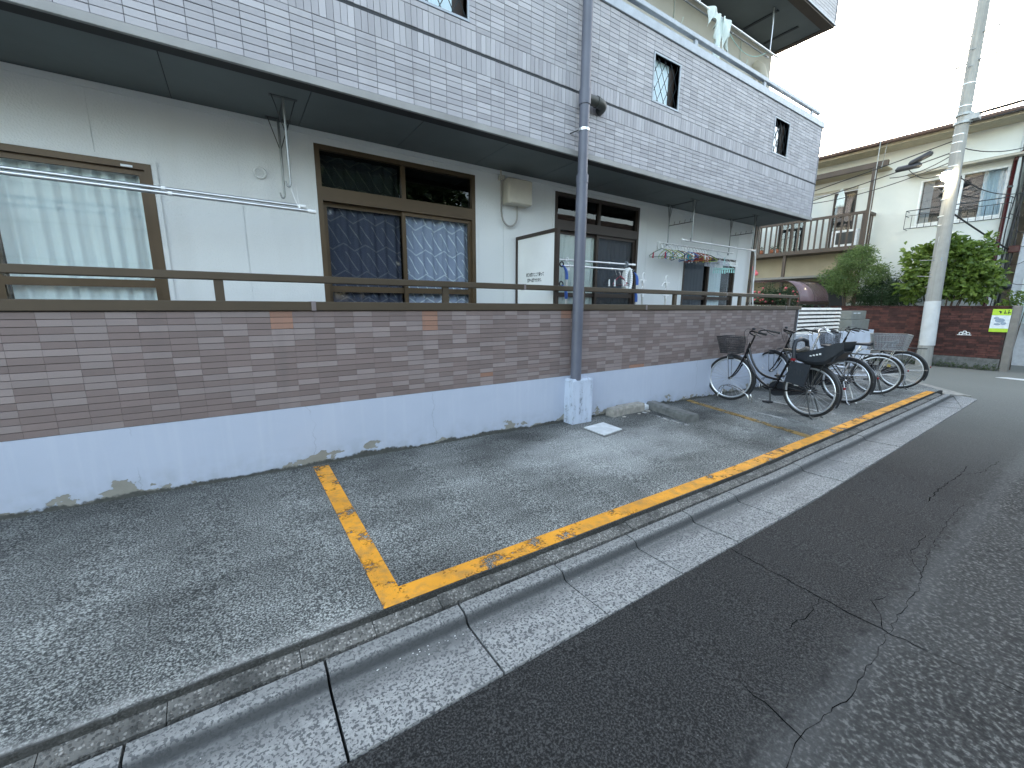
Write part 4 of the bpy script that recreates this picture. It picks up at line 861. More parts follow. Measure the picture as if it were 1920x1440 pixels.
def basket(t, x0, x1, w0, w1, z0, z1, mat_, lean=.03, nm='front_basket', solid=None):
    mb = MB(); c = lambda k: (x0+(x1-x0)*0, 0)
    def cor(f, z):   # rectangle at height fraction f
        g = 1-.18*(1-f); cx = (x0+x1)/2+lean*f; hx = (x1-x0)/2*g; hy = (w0+(w1-w0)*f)/2
        return [(cx-hx, -hy, z), (cx+hx, -hy, z), (cx+hx, hy, z), (cx-hx, hy, z)]
    rows = 7
    for i in range(rows+1): f = i/rows; mb.tube(cor(f, z0+(z1-z0)*f), .0055 if i in (0, rows) else .0022, 5, closed=True)
    A, B = cor(0, z0), cor(1, z1)
    for s_ in range(4):
        n = 11 if s_ % 2 == 0 else 12
        for k in range(n):
            u = k/n; p = Vector(A[s_]).lerp(Vector(A[(s_+1) % 4]), u); q = Vector(B[s_]).lerp(Vector(B[(s_+1) % 4]), u); mb.tube([p, q], .0022, 4, cap=False)
    for k in range(1, 9): u = k/9; mb.tube([Vector(A[0]).lerp(Vector(A[1]), u), Vector(A[3]).lerp(Vector(A[2]), u)], .0022, 4, cap=False)
    o = link(nm, mb.mesh(nm, mat_), t)
    if solid:
        sb = MB(); g = .004; P = [(p[0], p[1], p[2]) for p in A]+[(p[0], p[1], p[2]) for p in B]
        sb.add(P, [(0, 1, 5, 4), (1, 2, 6, 5), (2, 3, 7, 6), (3, 0, 4, 7), (0, 3, 2, 1)]); link('mesh_panel', sb.mesh('mesh_panel', solid), o)
    return o
def mesh_glass(name, col, fac):
    m = NT(name); m.set('Base Color', col); m.set('Roughness', .6); p = m.obj()
    tr = m.n('BsdfTransparent'); x = m.n('SeparateXYZ', {0: p}).outputs
    a = m.math('FRACT', m.math('MULTIPLY', m.math('ADD', x[0], x[1]), 110)); b = m.math('FRACT', m.math('MULTIPLY', x[2], 110))
    hole = m.math('MULTIPLY', m.step(m.math('ABSOLUTE', m.math('SUBTRACT', a, .5)), fac, fac-.05), m.step(m.math('ABSOLUTE', m.math('SUBTRACT', b, .5)), fac, fac-.05))
    mx = m.n('MixShader', {0: hole}); m.t.links.new(m.b.outputs[0], mx.inputs[1]); m.t.links.new(tr.outputs[0], mx.inputs[2]); m.t.links.new(mx.outputs[0], m.out.inputs[0]); M[name] = m.m
mesh_glass('mesh_black', (.012, .013, .015), .455); mesh_glass('mesh_silver', (.30, .33, .37), .46)
def bicycle(front, rear, label, paint='black_paint', fb=None, rb=None, child=False, bars='black_paint', guard='black_plastic', extra=0, saddle='black_plastic', lens='amber_lens', stand='dark_steel', steer=0, drop=0):
    fx, fy = front; rx, ry = rear; mx_, my = (fx+rx)/2, (fy+ry)/2
    t = thing('bicycle', (mx_, my, gz(mx_)), label, 'bicycle', 'bicycles parked against the wall', math.atan2(fy-ry, fx-rx), world=False); h = WB/2
    wheel(t, 'front_wheel', h); wheel(t, 'rear_wheel', -h)
    bb = (-.10, 0, .29); st = (-.275, 0, .74); ht = (.315, 0, .90); hb = (.372, 0, .70)
    fr = MB(); fr.tube([ht, hb], .02, 10)
    fr.tube([tuple(p) for p in bez((.335, 0, .835), (.23, 0, .52), (.12, 0, .42), (-.155, 0, .43), 14)], .0155, 10)
    fr.tube([tuple(p) for p in bez((.362, 0, .735), (.25, 0, .46), (.10, 0, .31), bb, 14)], .0165, 10)
    fr.tube([bb, st], .0155, 10); fr.tube([(-.10, -.04, .29), (-.10, .04, .29)], .022, 10)
    for sy in (-1, 1):
        fr.tube([(-.12, .035*sy, .285), (-.40, .05*sy, .315), (-h, .055*sy, RW)], .0095, 8); fr.tube([(-.255, .02*sy, .68), (-.33, .05*sy, .62), (-h, .055*sy, RW)], .0085, 8)
    link('frame', fr.mesh('frame', paint), t)
    fk = MB(); fk.tube([(.368, 0, .715), (.372, -.045, .705)], .014, 8); fk.tube([(.372, 0, .705), (.372, .045, .705)], .014, 8)
    for sy in (-1, 1): fk.tube([tuple(p) for p in bez((.374, .045*sy, .705), (.42, .05*sy, .58), (.47, .05*sy, .42), (h, .05*sy, RW), 10)], [.014-.0006*i for i in range(11)], 8)
    link('fork', fk.mesh('fork', paint), t)
    hbm = MB(); hbm.tube([(.32, 0, .88), (.28, 0, 1.01)], .012, 8)
    L = [tuple(p) for p in bez((.28, 0, 1.01), (.33, .12, 1.03), (.30, .24, 1.10), (.20, .255, 1.075), 10)]+[(.07, .275, 1.05)]
    hbm.tube(L, .011, 8); hbm.tube([(p[0], -p[1], p[2]) for p in L], .011, 8); ho = link('handlebar', hbm.mesh('handlebar', bars), t)
    for sy in (-1, 1):
        link('grip', MB().tube([(.155, .262*sy, 1.066), (.045, .279*sy, 1.045)], .0165, 10).mesh('grip', 'black_rubber'), ho)
        link('brake_lever', MB().tube([(.215, .25*sy, 1.075), (.19, .262*sy, 1.045), (.11, .275*sy, 1.005)], [.008, .006, .005], 6).mesh('brake_lever', 'chrome' if bars == 'chrome' else 'dark_steel'), ho)
    link('bell', MB().ball((.235, .21, 1.115), .024, 10, 0, (1, 1, .8)).mesh('bell', 'black_plastic' if bars != 'chrome' else 'chrome'), ho)
    cab = MB()
    for sy in (-1, 1): cab.tube([tuple(p) for p in bez((.215, .25*sy, 1.08), (.36, .2*sy, 1.17), (.45, .06*sy, 1.05), (.37, .02*sy, .86), 10)], .003, 5)
    link('brake_cable', cab.mesh('brake_cable', 'black_rubber'), t)
    sd_ = MB(); sd_.tube([(-.262, 0, .72), (-.305, 0, .82)], .0125, 8); link('seat_post', sd_.mesh('seat_post', 'chrome'), t)
    prof = [(-.47, .02, .045), (-.45, .10, .05), (-.40, .115, .035), (-.33, .085, .028), (-.26, .042, .026), (-.19, .03, .022), (-.165, .012, .018)]; vs = []; fs = []; n = 12
    for (x, hw, hh) in prof:
        for k in range(n): a = 2*math.pi*k/n; vs.append((x, hw*math.cos(a), .845+.02*(x < -.42)+hh*math.sin(a)*(1 if math.sin(a) > 0 else .75)))
    for i in range(len(prof)-1):
        for k in range(n): fs.append((i*n+k, (i+1)*n+k, (i+1)*n+(k+1) % n, i*n+(k+1) % n))
    fs.append(tuple(range(n))); fs.append(tuple(reversed(range((len(prof)-1)*n, len(prof)*n)))); link('saddle', MB().add(vs, fs, 0, True).mesh('saddle', saddle), t)
    spr = MB()
    for sy in (-1, 1): spr.tube([(-.41, .06*sy, .77), (-.41, .06*sy, .835)], .018, 8)
    link('saddle_spring', spr.mesh('saddle_spring', 'chrome'), t)
    def mudguard(cx, a0, a1, nm):
        n = 20; vs = []; fs = []; rr = RW+.02
        for i in range(n+1):
            a = R(a0+(a1-a0)*i/n)
            for (dr, y) in ((-.016, -.030), (.002, -.022), (.008, 0), (.002, .022), (-.016, .030), (-.019, .028), (-.002, .02), (.004, 0), (-.002, -.02), (-.019, -.028)): vs.append((cx+(rr+dr)*math.cos(a), y, RW+(rr+dr)*math.sin(a)))
        for i in range(n):
            for k in range(10): fs.append((i*10+k, i*10+(k+1) % 10, (i+1)*10+(k+1) % 10, (i+1)*10+k))
        fs += [tuple(range(10)), tuple(reversed(range(n*10, n*10+10)))]
        o = link(nm, MB().add(vs, fs, 0, True).mesh(nm, guard), t)
        return o
    mudguard(h, 10+70, 215, 'front_mudguard'); mg = mudguard(-h, -12+180-180, 152, 'rear_mudguard') if False else mudguard(-h, 28, 205, 'rear_mudguard')
    ms = MB()
    for sy in (-1, 1): ms.tube([(-h, .06*sy, RW), (-h-.355, .03*sy, RW+.04)], .003, 5)
    link('mudguard_stay', ms.mesh('mudguard_stay', 'steel'), t)
    cc = MB(); pts = []; 
    for a in range(90, 271, 18): pts.append((-h+.055*math.cos(R(a)), RW+.055*math.sin(R(a))))
    for a in range(-90, 91, 18): pts.append((-.10+.105*math.cos(R(a)), .29+.105*math.sin(R(a))))
    n = len(pts); vs = [(p[0], y, p[1]) for y in (-.075, -.045) for p in pts]; cc.add(vs, [tuple(range(n)), tuple(reversed(range(n, 2*n)))]+[(i, n+i, n+(i+1) % n, (i+1) % n) for i in range(n)]); link('chain_case', cc.mesh('chain_case', 'black_plastic' if paint != 'silver_paint' else 'silver_paint'), t)
    cr = MB(); cr.tube([(-.10, .09, .29), (-.10, -.09, .29)], .012, 8)
    for sy, dx, dz in ((1, -.03, -.168), (-1, .03, .168)):
        cr.tube([(-.10, .085*sy, .29), (-.10+dx, .095*sy, .29+dz)], .010, 8)
    co = link('crank', cr.mesh('crank', 'dark_steel' if paint == 'black_paint' else 'steel'), t)
    for sy, dx, dz in ((1, -.03, -.168), (-1, .03, .168)):
        px, pz = -.10+dx, .29+dz; pm = MB().box((px-.045, sy*.105 if sy > 0 else -.19, pz-.013), (px+.045, .19 if sy > 0 else -.105, pz+.013)); pm.box((px-.052, sy*.11 if sy > 0 else -.185, pz-.008), (px+.052, .185 if sy > 0 else -.11, pz+.008)); link('pedal', pm.mesh('pedal', 'black_plastic'), co)
    ca = MB(); zc = .765
    for sy in (-1, 1): ca.tube([(-.33, .05*sy, zc), (-.86, .06*sy, zc)], .006, 6); ca.tube([(-.74, .06*sy, zc), (-h, .065*sy, RW)], .005, 6); ca.tube([(-.34, .05*sy, zc), (-.27, .02*sy, .70)], .005, 6); ca.tube([(-.55, .058*sy, zc), (-h, .065*sy, RW)], .004, 6)
    for x in (-.38, -.5, -.62, -.74, -.86): ca.tube([(x, -.06, zc), (x, .06, zc)], .005, 6)
    link('carrier', ca.mesh('carrier', 'steel' if paint != 'black_paint' or rb else 'dark_steel'), t)
    ks = MB()
    for sy in (-1, 1): ks.tube([(-h, .07*sy, RW), (-h-.10, .10*sy, .03), (-h-.14, .115*sy, .006)], .0075, 6)
    ks.tube([(-h-.10, -.10, .03), (-h-.10, .10, .03)], .007, 6); link('kickstand', ks.mesh('kickstand', stand), t)
    link('reflector', MB().tube([(-h-.375, 0, RW+.10), (-h-.39, 0, RW+.10)], .016, 12).mesh('reflector', 'red_lens'), t)
    link('spoke_reflector', MB().box((-h+.15, -.008, RW+.04), (-h+.20, .008, RW+.09)).mesh('spoke_reflector', lens), t)
    lp = MB(); lp.tube([(.53, .03, .66), (.60, .03, .66)], [.02, .032], 12); lo = link('headlight', lp.mesh('headlight', 'black_plastic'), t); link('lens', MB().tube([(.60, .03, .66), (.612, .03, .66)], [.031, .024], 12).mesh('lens', 'white_lens'), lo)
    bs = MB(); bs.tube([(h, .055, RW), (.60, .07, .72)], .004, 5); bs.tube([(h, -.055, RW), (.60, -.07, .72)], .004, 5); bs.tube([(.40, 0, .76), (.50, 0, .73)], .008, 6); link('basket_stay', bs.mesh('basket_stay', 'dark_steel'), t)
    if fb: basket(t, .42, .72, .25, .34, .735, .98, fb, .03, 'front_basket', 'mesh_black' if fb == 'black_plastic' else 'mesh_silver')
    if drop:
        for c_ in t.children:
            if c_.name.startswith(('handlebar', 'brake_cable')): c_.location.z -= drop
    if steer:
        q = Matrix.Translation((.40, 0, 0)) @ Matrix.Rotation(R(steer), 4, 'Z') @ Matrix.Translation((-.40, 0, 0))
        for c_ in t.children:
            if c_.name.split('.')[0] in ('front_wheel', 'fork', 'handlebar', 'brake_cable', 'front_mudguard', 'headlight', 'basket_stay', 'front_basket'): c_.matrix_local = q @ c_.matrix_local
    if rb: basket(t, -.90, -.42, .34, .42, .78, 1.03, rb, 0, 'rear_basket', 'mesh_silver')
    if child:
        cs = MB(); zb = .735
        # bucket: lofted sections with high sides rising to the back
        sec = [(-.40, .13, zb, zb+.05), (-.44, .15, zb-.01, zb+.10), (-.55, .165, zb-.03, zb+.13), (-.66, .17, zb-.03, zb+.17), (-.76, .165, zb-.01, zb+.21), (-.85, .155, zb+.06, zb+.255), (-.93, .14, zb+.15, zb+.275)]
        vs = []; th = .014
        for (x, hw, z0, z1) in sec:
            vs += [(x, -hw, z1), (x, -hw*.92, z0+.04), (x, -hw*.6, z0), (x, hw*.6, z0), (x, hw*.92, z0+.04), (x, hw, z1), (x, hw-th, z1), (x, hw*.92-th, z0+.05), (x, hw*.58, z0+th), (x, -hw*.58, z0+th), (x, -hw*.92+th, z0+.05), (x, -hw+th, z1)]
        fs = []; n = 12
        for i in range(len(sec)-1):
            for k in range(n): fs.append((i*n+k, i*n+(k+1) % n, (i+1)*n+(k+1) % n, (i+1)*n+k))
        fs.append(tuple(range(n))); e = (len(sec)-1)*n
        fs.append(tuple(reversed(range(e, e+n))))
        cs.add(vs, fs); so_ = link('child_seat', cs.mesh('child_seat', 'grey_seat'), t)
        link('backrest', MB().hexa([(-.82, -.13, zb+.02), (-.835, -.13, zb+.02), (-.835, .13, zb+.02), (-.82, .13, zb+.02), (-.93, -.12, zb+.28), (-.945, -.12, zb+.28), (-.945, .12, zb+.28), (-.93, .12, zb+.28)]).mesh('backrest', 'grey_seat'), so_)
        sl = MB()
        for sy in (-1, 1):
            for k in range(4): sl.box((-.62-.035*k, .1665*sy-.004, zb+.075+.01*k), (-.60-.035*k, .1665*sy+.006, zb+.09+.012*k))
        link('side_slot', sl.mesh('side_slot', 'pale_panel'), so_)
        gb = MB().tube([(-.40, -.14, zb+.02), (-.385, -.145, zb+.16), (-.38, -.12, zb+.245), (-.38, 0, zb+.275), (-.38, .12, zb+.245), (-.385, .145, zb+.16), (-.40, .14, zb+.02)], .026, 10); link('grab_bar', gb.mesh('grab_bar', 'grey_seat'), so_)
        link('seat_light', MB().box((-.44, .165, zb+.0), (-.39, .19, zb+.03)).mesh('seat_light', 'red_lens'), so_)
        for sy in (-1, 1):
            y0, y1 = (.14, .165) if sy > 0 else (-.165, -.14); fg = MB(); fg.hexa([(-.57, y0, .41), (-.33, y0, .45), (-.33, y1, .45), (-.57, y1, .41), (-.62, y0, .70), (-.38, y0, .72), (-.38, y1, .72), (-.62, y1, .70)])
            fo = link('foot_guard', fg.mesh('foot_guard', 'grey_seat'), t)
            sl = MB()
            for k in range(4): sl.box((-.445-.035*k, y0-.003, .56-.006*k), (-.43-.035*k, y1+.003, .63-.006*k))
            link('slot', sl.mesh('slot', 'ink'), fo)
    return t
bicycle((6.30, -.29), (6.13, -1.41), 'black town bicycle with dark front basket and grey rear child seat', 'black_paint', 'black_plastic', None, True, 'black_paint', 'black_plastic', saddle='saddle_brown', steer=16, lens='white_lens')
bicycle((7.76, -.19), (7.66, -1.31), 'second bicycle from the left, black with low bars and no basket', 'black_paint', None, None, False, 'black_paint', 'black_plastic', stand='aluminium', steer=-8, drop=.14)
bicycle((8.55, -.24), (9.0, -1.36), 'silver bicycle with chrome bars, a pale front basket and a big rear basket', 'silver_paint', 'aluminium', 'steel_dull', False, 'chrome', 'silver_paint', lens='white_lens')
bicycle((10.12, -.22), (10.25, -1.34), 'rightmost bicycle, black with a dark front basket and bare rear carrier', 'black_paint', 'black_plastic', None, False, 'black_paint', 'black_plastic', steer=-6)
# U-shaped wheel stands
for i, (x, y, lb) in enumerate(((6.27, -.38, 'steel wheel stand under the front wheel of the child seat bicycle'), (7.74, -.30, 'steel wheel stand under the front wheel of the second bicycle'), (8.55, -.33, 'steel wheel stand under the front wheel of the silver bicycle'), (10.11, -.32, 'steel wheel stand under the rightmost bicycle'))):
    t = thing('wheel_stand', (x, y, gz(x)), lb, 'bike stand', 'wheel stands')
    for s_ in (-.045, .045):
        q = gz(x); part(MB().tube([(x+s_*1.1, y+.24, q), (x+s_, y+.225, q+.16)]+[tuple(p) for p in bez((x+s_, y+.225, q+.16), (x+s_, y+.2, q+.24), (x+s_, y+.12, q+.235), (x+s_, y+.02, q+.21))]+[(x+s_, y-.17, q+.15)]+[tuple(p) for p in bez((x+s_, y-.17, q+.15), (x+s_, y-.22, q+.135), (x+s_, y-.235, q+.10), (x+s_, y-.24, q+.0))], .0085, 8), 'loop', 'steel', t)
mb = MB()

# ------------------------------------------------------------------ entrance side beyond the wall
lw = thing('entrance_wall', (12, .5, gz(12)), 'low pale painted wall behind the bicycles', 'wall')
part(MB().prism([(9.08, .42), (15.0, .42), (15.0, .54), (9.08, .54)], lambda p: gz(p[0])-.2, .70), 'body', 'pale_paint', lw)
lv = thing('slat_screen', (12.9, .95, gz(12.9)), 'white slatted screen with dark gaps at the end of the tiled wall', 'screen')
for x in (11.30, 12.62, 13.2, 13.92): part(MB().box((x-.03, .93, -.2), (x+.03, .99, 1.33)), 'post', 'ink', lv)
for k in range(11): z = 1.30-.098*k; part(MB().hexa([(11.28, .895, z-.058), (13.95, .895, z-.058), (13.95, .905, z-.058), (11.28, .905, z-.058), (11.28, .925, z), (13.95, .925, z), (13.95, .935, z), (11.28, .935, z)]), 'slat', 'louvre_white', lv)
part(MB().box((11.3, 1.02, -.2), (13.9, 1.04, 1.3)), 'backing', 'ink', lv)
mx = thing('mailbox', (14.7, .9, .6), 'grey green mailbox block with white nameplates beside the slatted screen', 'mailbox')
part(MB().cbox((14.25, .75, .98), (15.35, 1.05, 1.22), .01), 'upper_box', 'mailbox_grey', mx); part(MB().cbox((14.25, .72, .45), (15.6, 1.08, .975), .01), 'lower_box', 'mailbox_grey', mx)
for x in (14.35, 14.65): part(MB().box((x, .745, 1.14), (x+.22, .7485, 1.17)), 'nameplate', 'paper', mx)
part(MB().box((14.7, .8, -.4), (14.9, 1.0, .449)), 'leg', 'mailbox_grey', mx)

# ------------------------------------------------------------------ far side: brick wall, house, pole, plants
bw = thing('brick_wall', (17.4, 0, gz(17.4)), 'dark red brick garden wall across the side street', 'wall')
part(MB().box((17.32, -1.75, -.35), (17.48, 7, 1.345)), 'core', 'mortar', bw)
part(MB().box((17.29, -1.75, -.4), (17.3195, 7, -.07)), 'footing', 'dark_concrete', bw)
me_r = [MB().cbox((-.012, -.105, -.029), (.012, .105, .029), .003).mesh('brick', m_) for m_ in ('brick_red', 'brick_dark')]
bspec = []
for r_ in range(22):
    z = -.065+.065*r_+.03
    y = -1.75+(.055 if r_ % 2 else 0)
    while y+.22 < 6.9: bspec.append((y+.11, z)); y += .222
bspec.sort(key=lambda s: (s[0]-(-.6))**2*.25+(s[1]-.6)**2*.5)
bstuff = MB(); ob = ORIG[bw.name]
cube_v, cube_f = None, None
for i, (y, z) in enumerate(bspec):
    k = 0 if rnd.random() < .5 else 1; dx = rnd.uniform(-.004, .004)
    if i < 300: link('brick', me_r[k], bw, loc=(17.315+dx-ob[0], y-ob[1], z-ob[2]))
    else: bstuff.box((17.303+dx, y-.105, z-.029), (17.322+dx, y+.105, z+.029), k)
part(bstuff, 'brick_field', ['brick_red', 'brick_dark'], bw, kind='stuff')
part(MB().box((17.27, -1.75, 1.346), (17.53, 7, 1.372)), 'cap_course', 'brick_dark', bw)
gp = solo(MB().cbox((17.3, -1.93, -.5), (17.5, -1.76, 1.38), .02), 'gate_post', 'wall_block', 'weathered grey brown post closing the right end of the brick wall', 'post')
# decorative pierced block: half flower
fb_ = thing('pierced_block', (17.3, -.99, .6), 'white half-flower pierced block set in the brick wall', 'ornament')
mb = MB(); mb.add([], [])
for a0 in (20, 90, 160): a = R(a0); mb.ring((17.296, -.99+.075*math.cos(a), .575+.055*math.sin(a)), .034, .012, 'x', 16, 6)
mb.tube([(17.296, -1.13, .555), (17.296, -.85, .555)], .012, 6); part(mb, 'petal_ring', 'white_frame', fb_)
# poster
ps = thing('poster', (17.28, -1.6, .98), 'lime green and white notice fixed to the brick wall', 'poster')
part(MB().box((17.284, -1.775, .67), (17.292, -1.435, 1.285)), 'sheet', 'paper', ps)
part(MB().box((17.281, -1.775, 1.12), (17.2835, -1.435, 1.285)), 'header', 'lime_print', ps); part(MB().box((17.281, -1.775, .67), (17.2835, -1.435, .765)), 'footer', 'lime_print', ps)
mb = MB()
for (yy, zz, sy, sz) in ((-1.60, .98, .09, .06), (-1.67, .90, .05, .04), (-1.53, 1.04, .05, .035), (-1.56, .88, .06, .03)): mb.ball((17.282, yy, zz), 1, 12, 0, (.002, sy, sz))
part(mb, 'picture', 'ink_blue', ps)
mb = MB()
for (y0, z0, y1, z1) in ((-1.665, 1.16, -1.65, 1.25), (-1.70, 1.17, -1.64, 1.19), (-1.73, 1.16, -1.715, 1.26), (-1.765, 1.18, -1.71, 1.20), (-1.60, 1.17, -1.57, 1.23), (-1.575, 1.21, -1.55, 1.24)): mb.box((17.2795, y0, z0), (17.2808, y1, z1))
part(mb, 'lettering', 'ink', ps)

# house
HX = 19.5; hs = thing('house', (22, 3, gz(20)), 'cream two storey house with brown wooden balcony across the side street', 'house')
HO = [(-.90, 1.03, 4.05, 5.47), (4.35, 5.3, 3.55, 5.55), (2.75, 3.45, 3.55, 5.55), (6.2, 7.4, 3.6, 5.5)]
mb = MB()
def yrects(y0, y1, z0, z1): return rects(y0, y1, z0, z1, HO)
for (p, q, z0, z1) in yrects(-1.0, 11, -.5, 6.66): mb.box((HX, p, z0), (HX+.15, q, z1))
mb.box((HX+.151, -1.0, -.5), (27, -.85, 6.66)); mb.box((HX+.151, 10.85, -.5), (27, 11, 6.66)); mb.box((26.85, -.849, -.5), (27, 10.849, 6.66)); part(mb, 'wall', 'stucco_cream', hs)
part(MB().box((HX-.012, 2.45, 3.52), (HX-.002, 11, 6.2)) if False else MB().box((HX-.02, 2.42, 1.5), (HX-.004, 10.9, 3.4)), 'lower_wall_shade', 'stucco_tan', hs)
part(MB().box((HX+.5, -.8, 0), (HX+.52, 10.8, 6.6)), 'room', 'interior', hs)
part(MB().box((HX-.75, -1.25, 6.62), (27.4, 11.5, 6.70)), 'eave', 'house_soffit', hs)
rf = part(MB().add([(HX-.85, -1.35, 6.701), (27.5, -1.35, 6.701), (27.5, 11.6, 6.701), (HX-.85, 11.6, 6.701), (HX-.85, -1.35, 6.80), (27.5, -1.35, 6.80), (27.5, 11.6, 6.80), (HX-.85, 11.6, 6.80), (23.4, -1.35, 7.3), (23.4, 11.6, 7.3)], [(0, 3, 2, 1), (0, 1, 5, 8, 4), (2, 3, 7, 9, 6), (3, 0, 4, 7), (1, 2, 6, 5), (4, 8, 9, 7), (8, 5, 6, 9)]), 'roof', 'roof_brown', hs)
part(MB().tube([(HX-.92, -1.35, 6.74), (HX-.92, 11.6, 6.74)], .055, 10), 'gutter_pipe', 'roof_brown', hs)
# upper window
def hwindow(y0, y1, z0, z1, frame, bars=True):
    mb = MB(); t = .05; x = HX-.03
    mb.box((x, y0, z0), (x+.10, y0+t, z1)); mb.box((x, y1-t, z0), (x+.10, y1, z1)); mb.box((x, y0+t, z1-t), (x+.1, y1-t, z1)); mb.box((x, y0+t, z0), (x+.1, y1-t, z0+t)); c = (y0+y1)/2
    mb.box((x+.02, c-.03, z0+t), (x+.08, c+.03, z1-t)); f = part(mb, 'window', frame, hs)
    for a, b in ((y0+t, c-.03), (c+.03, y1-t)): part(MB().box((x+.045, a, z0+t), (x+.05, b, z1-t)), 'pane', 'glass', f)
    return f
hwindow(-.90, 1.03, 4.05, 5.47, 'white_frame'); hwindow(4.35, 5.3, 3.55, 5.55, 'brown_dark'); hwindow(2.75, 3.45, 3.55, 5.55, 'brown_dark'); hwindow(6.2, 7.4, 3.6, 5.5, 'brown_dark')
def ycurtain(y0, y1, z0, z1, mat_, lb, seed):
    n = 40; vs = []; 
    for z in (z0, z1):
        for i in range(n+1): y = y0+(y1-y0)*i/n; vs.append((HX+.2+.03*math.sin(i*1.1+seed), y, z))
    solo(MB().add(vs, [(i, i+1, n+2+i, n+1+i) for i in range(n)], 0, True), 'curtain', mat_, lb, 'curtain', None, (HX+.2, y0, z0))
ycurtain(-.86, -.35, 4.08, 5.45, 'curtain_blue', 'pale blue curtain at the right side of the house upper window', 1); ycurtain(.75, .98, 4.08, 5.45, 'curtain_grey', 'grey curtain at the left side of the house upper window', 2)
hd = part(MB().hexa([(HX-.42, -1.15, 5.63), (HX-.002, -1.15, 5.63), (HX-.002, 1.32, 5.63), (HX-.42, 1.32, 5.63), (HX-.42, -1.15, 5.68), (HX-.002, -1.15, 5.80), (HX-.002, 1.32, 5.80), (HX-.42, 1.32, 5.68)]), 'window_hood', 'hood_beige', hs)
gr = MB(); xg = HX-.35
for z in (4.50, 4.34, 3.93): gr.tube([(xg, -1.10, z), (xg, 1.20, z)], .014 if z > 4.4 else .010, 6)
for z in (4.50, 4.34, 3.93):
    for y in (-1.10, 1.20): gr.tube([(xg, y, z), (HX, y, z)], .010, 6)
part(gr, 'window_guard', 'iron', hs)
for k in range(15): y = -1.10+2.30*k/14; part(MB().tube([(xg, y, 3.93), (xg, y, 4.34 if k not in (0, 14) else 4.5)], .008, 5), 'guard_bar', 'iron', hs)
part(MB().box((HX-.03, -.98, 3.97), (HX-.002, 1.1, 4.045)), 'window_sill', 'white_frame', hs)
# wooden balcony
BX = 18.62
ba = part(MB().box((BX, 2.10, 3.36), (HX-.021, 10.9, 3.50)), 'balcony', 'house_brown', hs)
part(MB().box((BX, 2.10, 4.55), (BX+.09, 10.9, 4.64)), 'rail', 'house_brown', ba); part(MB().box((BX+.091, 2.10, 4.55), (HX-.021, 2.19, 4.64)), 'rail', 'house_brown', ba)
for k in range(44):
    y = 2.20+.2*k; part(MB().box((BX+.02, y-.028, 3.501), (BX+.05, y+.028, 4.549)), 'baluster', 'house_brown', ba)
for k in range(4): x = BX+.18+.18*k; part(MB().box((x-.028, 2.13, 3.501), (x+.028, 2.16, 4.549)), 'baluster', 'house_brown', ba)
for y in (2.08, 5.7, 9.6): part(MB().box((BX-.01, y-.06, 4.641), (BX+.10, y+.06, 6.0)), 'post', 'house_brown', ba)
for y in (2.08, 5.7, 9.6): part(MB().box((BX-.012, y-.075, 3.30), (BX-.001, y+.075, 4.66)), 'post_foot', 'house_brown', ba)
part(MB().box((BX-.02, 1.75, 6.001), (BX+.12, 10.9, 6.17)), 'beam', 'house_brown', hs); part(MB().box((BX+.121, 1.85, 6.02), (HX-.002, 10.9, 6.06)), 'balcony_ceiling', 'stucco_tan', hs)
for y in (4.6, 6.8): part(MB().box((BX+.05, y-.05, -.4), (BX+.15, y+.05, 3.36)), 'porch_post', 'house_brown', hs)
part(MB().box((BX+.06, 2.6, 4.0), (BX+.09, 3.3, 4.0)) if False else MB().hexa([(HX-.16, 2.75, 5.58), (HX-.004, 2.75, 5.58), (HX-.004, 5.6, 5.58), (HX-.16, 5.6, 5.58), (HX-.16, 2.75, 5.62), (HX-.004, 2.75, 5.70), (HX-.004, 5.6, 5.70), (HX-.16, 5.6, 5.62)]), 'shutter_box', 'hood_beige', hs)
ac = thing('air_conditioner', (18.95, 2.75, 3.5), 'white outdoor air conditioner with a grey grille on the wooden balcony', 'air conditioner')
part(MB().cbox((18.85, 2.36, 3.502), (19.2, 3.16, 4.10), .02), 'case', 'white_plastic', ac); part(MB().box((18.84, 2.44, 3.60), (18.849, 3.0, 4.02)), 'grille', 'dark_steel', ac)
pole((18.8, 2.1, 5.42), (18.8, 6.4, 5.45), .012, 'thin silver pole above the wooden balcony of the far house')
for (y, z, m_, lb) in ((4.05, 5.1, 'cloth_lilac', 'lilac garment hung on the wooden balcony'), (3.0, 5.25, 'cloth_white', 'white garment hung on the wooden balcony')):
    mb = MB(); n = 10; vs = []
    for j in range(7):
        for i in range(n+1): u = i/n-.5; wv = (.06+.20*min(1, j/3)); vs.append((18.8+.03*math.sin(i*1.7+j), y+u*wv, z+.3-.62*j/6-.03*abs(u)))
    fs = [(j*(n+1)+i, j*(n+1)+i+1, (j+1)*(n+1)+i+1, (j+1)*(n+1)+i) for j in range(6) for i in range(n)]; o = solo(mb.add(vs, fs, 0, True), 'garment', m_, lb, 'garment', None, (18.8, y, z+.3)); s_ = o.modifiers.new('thickness', 'SOLIDIFY'); s_.thickness = .006
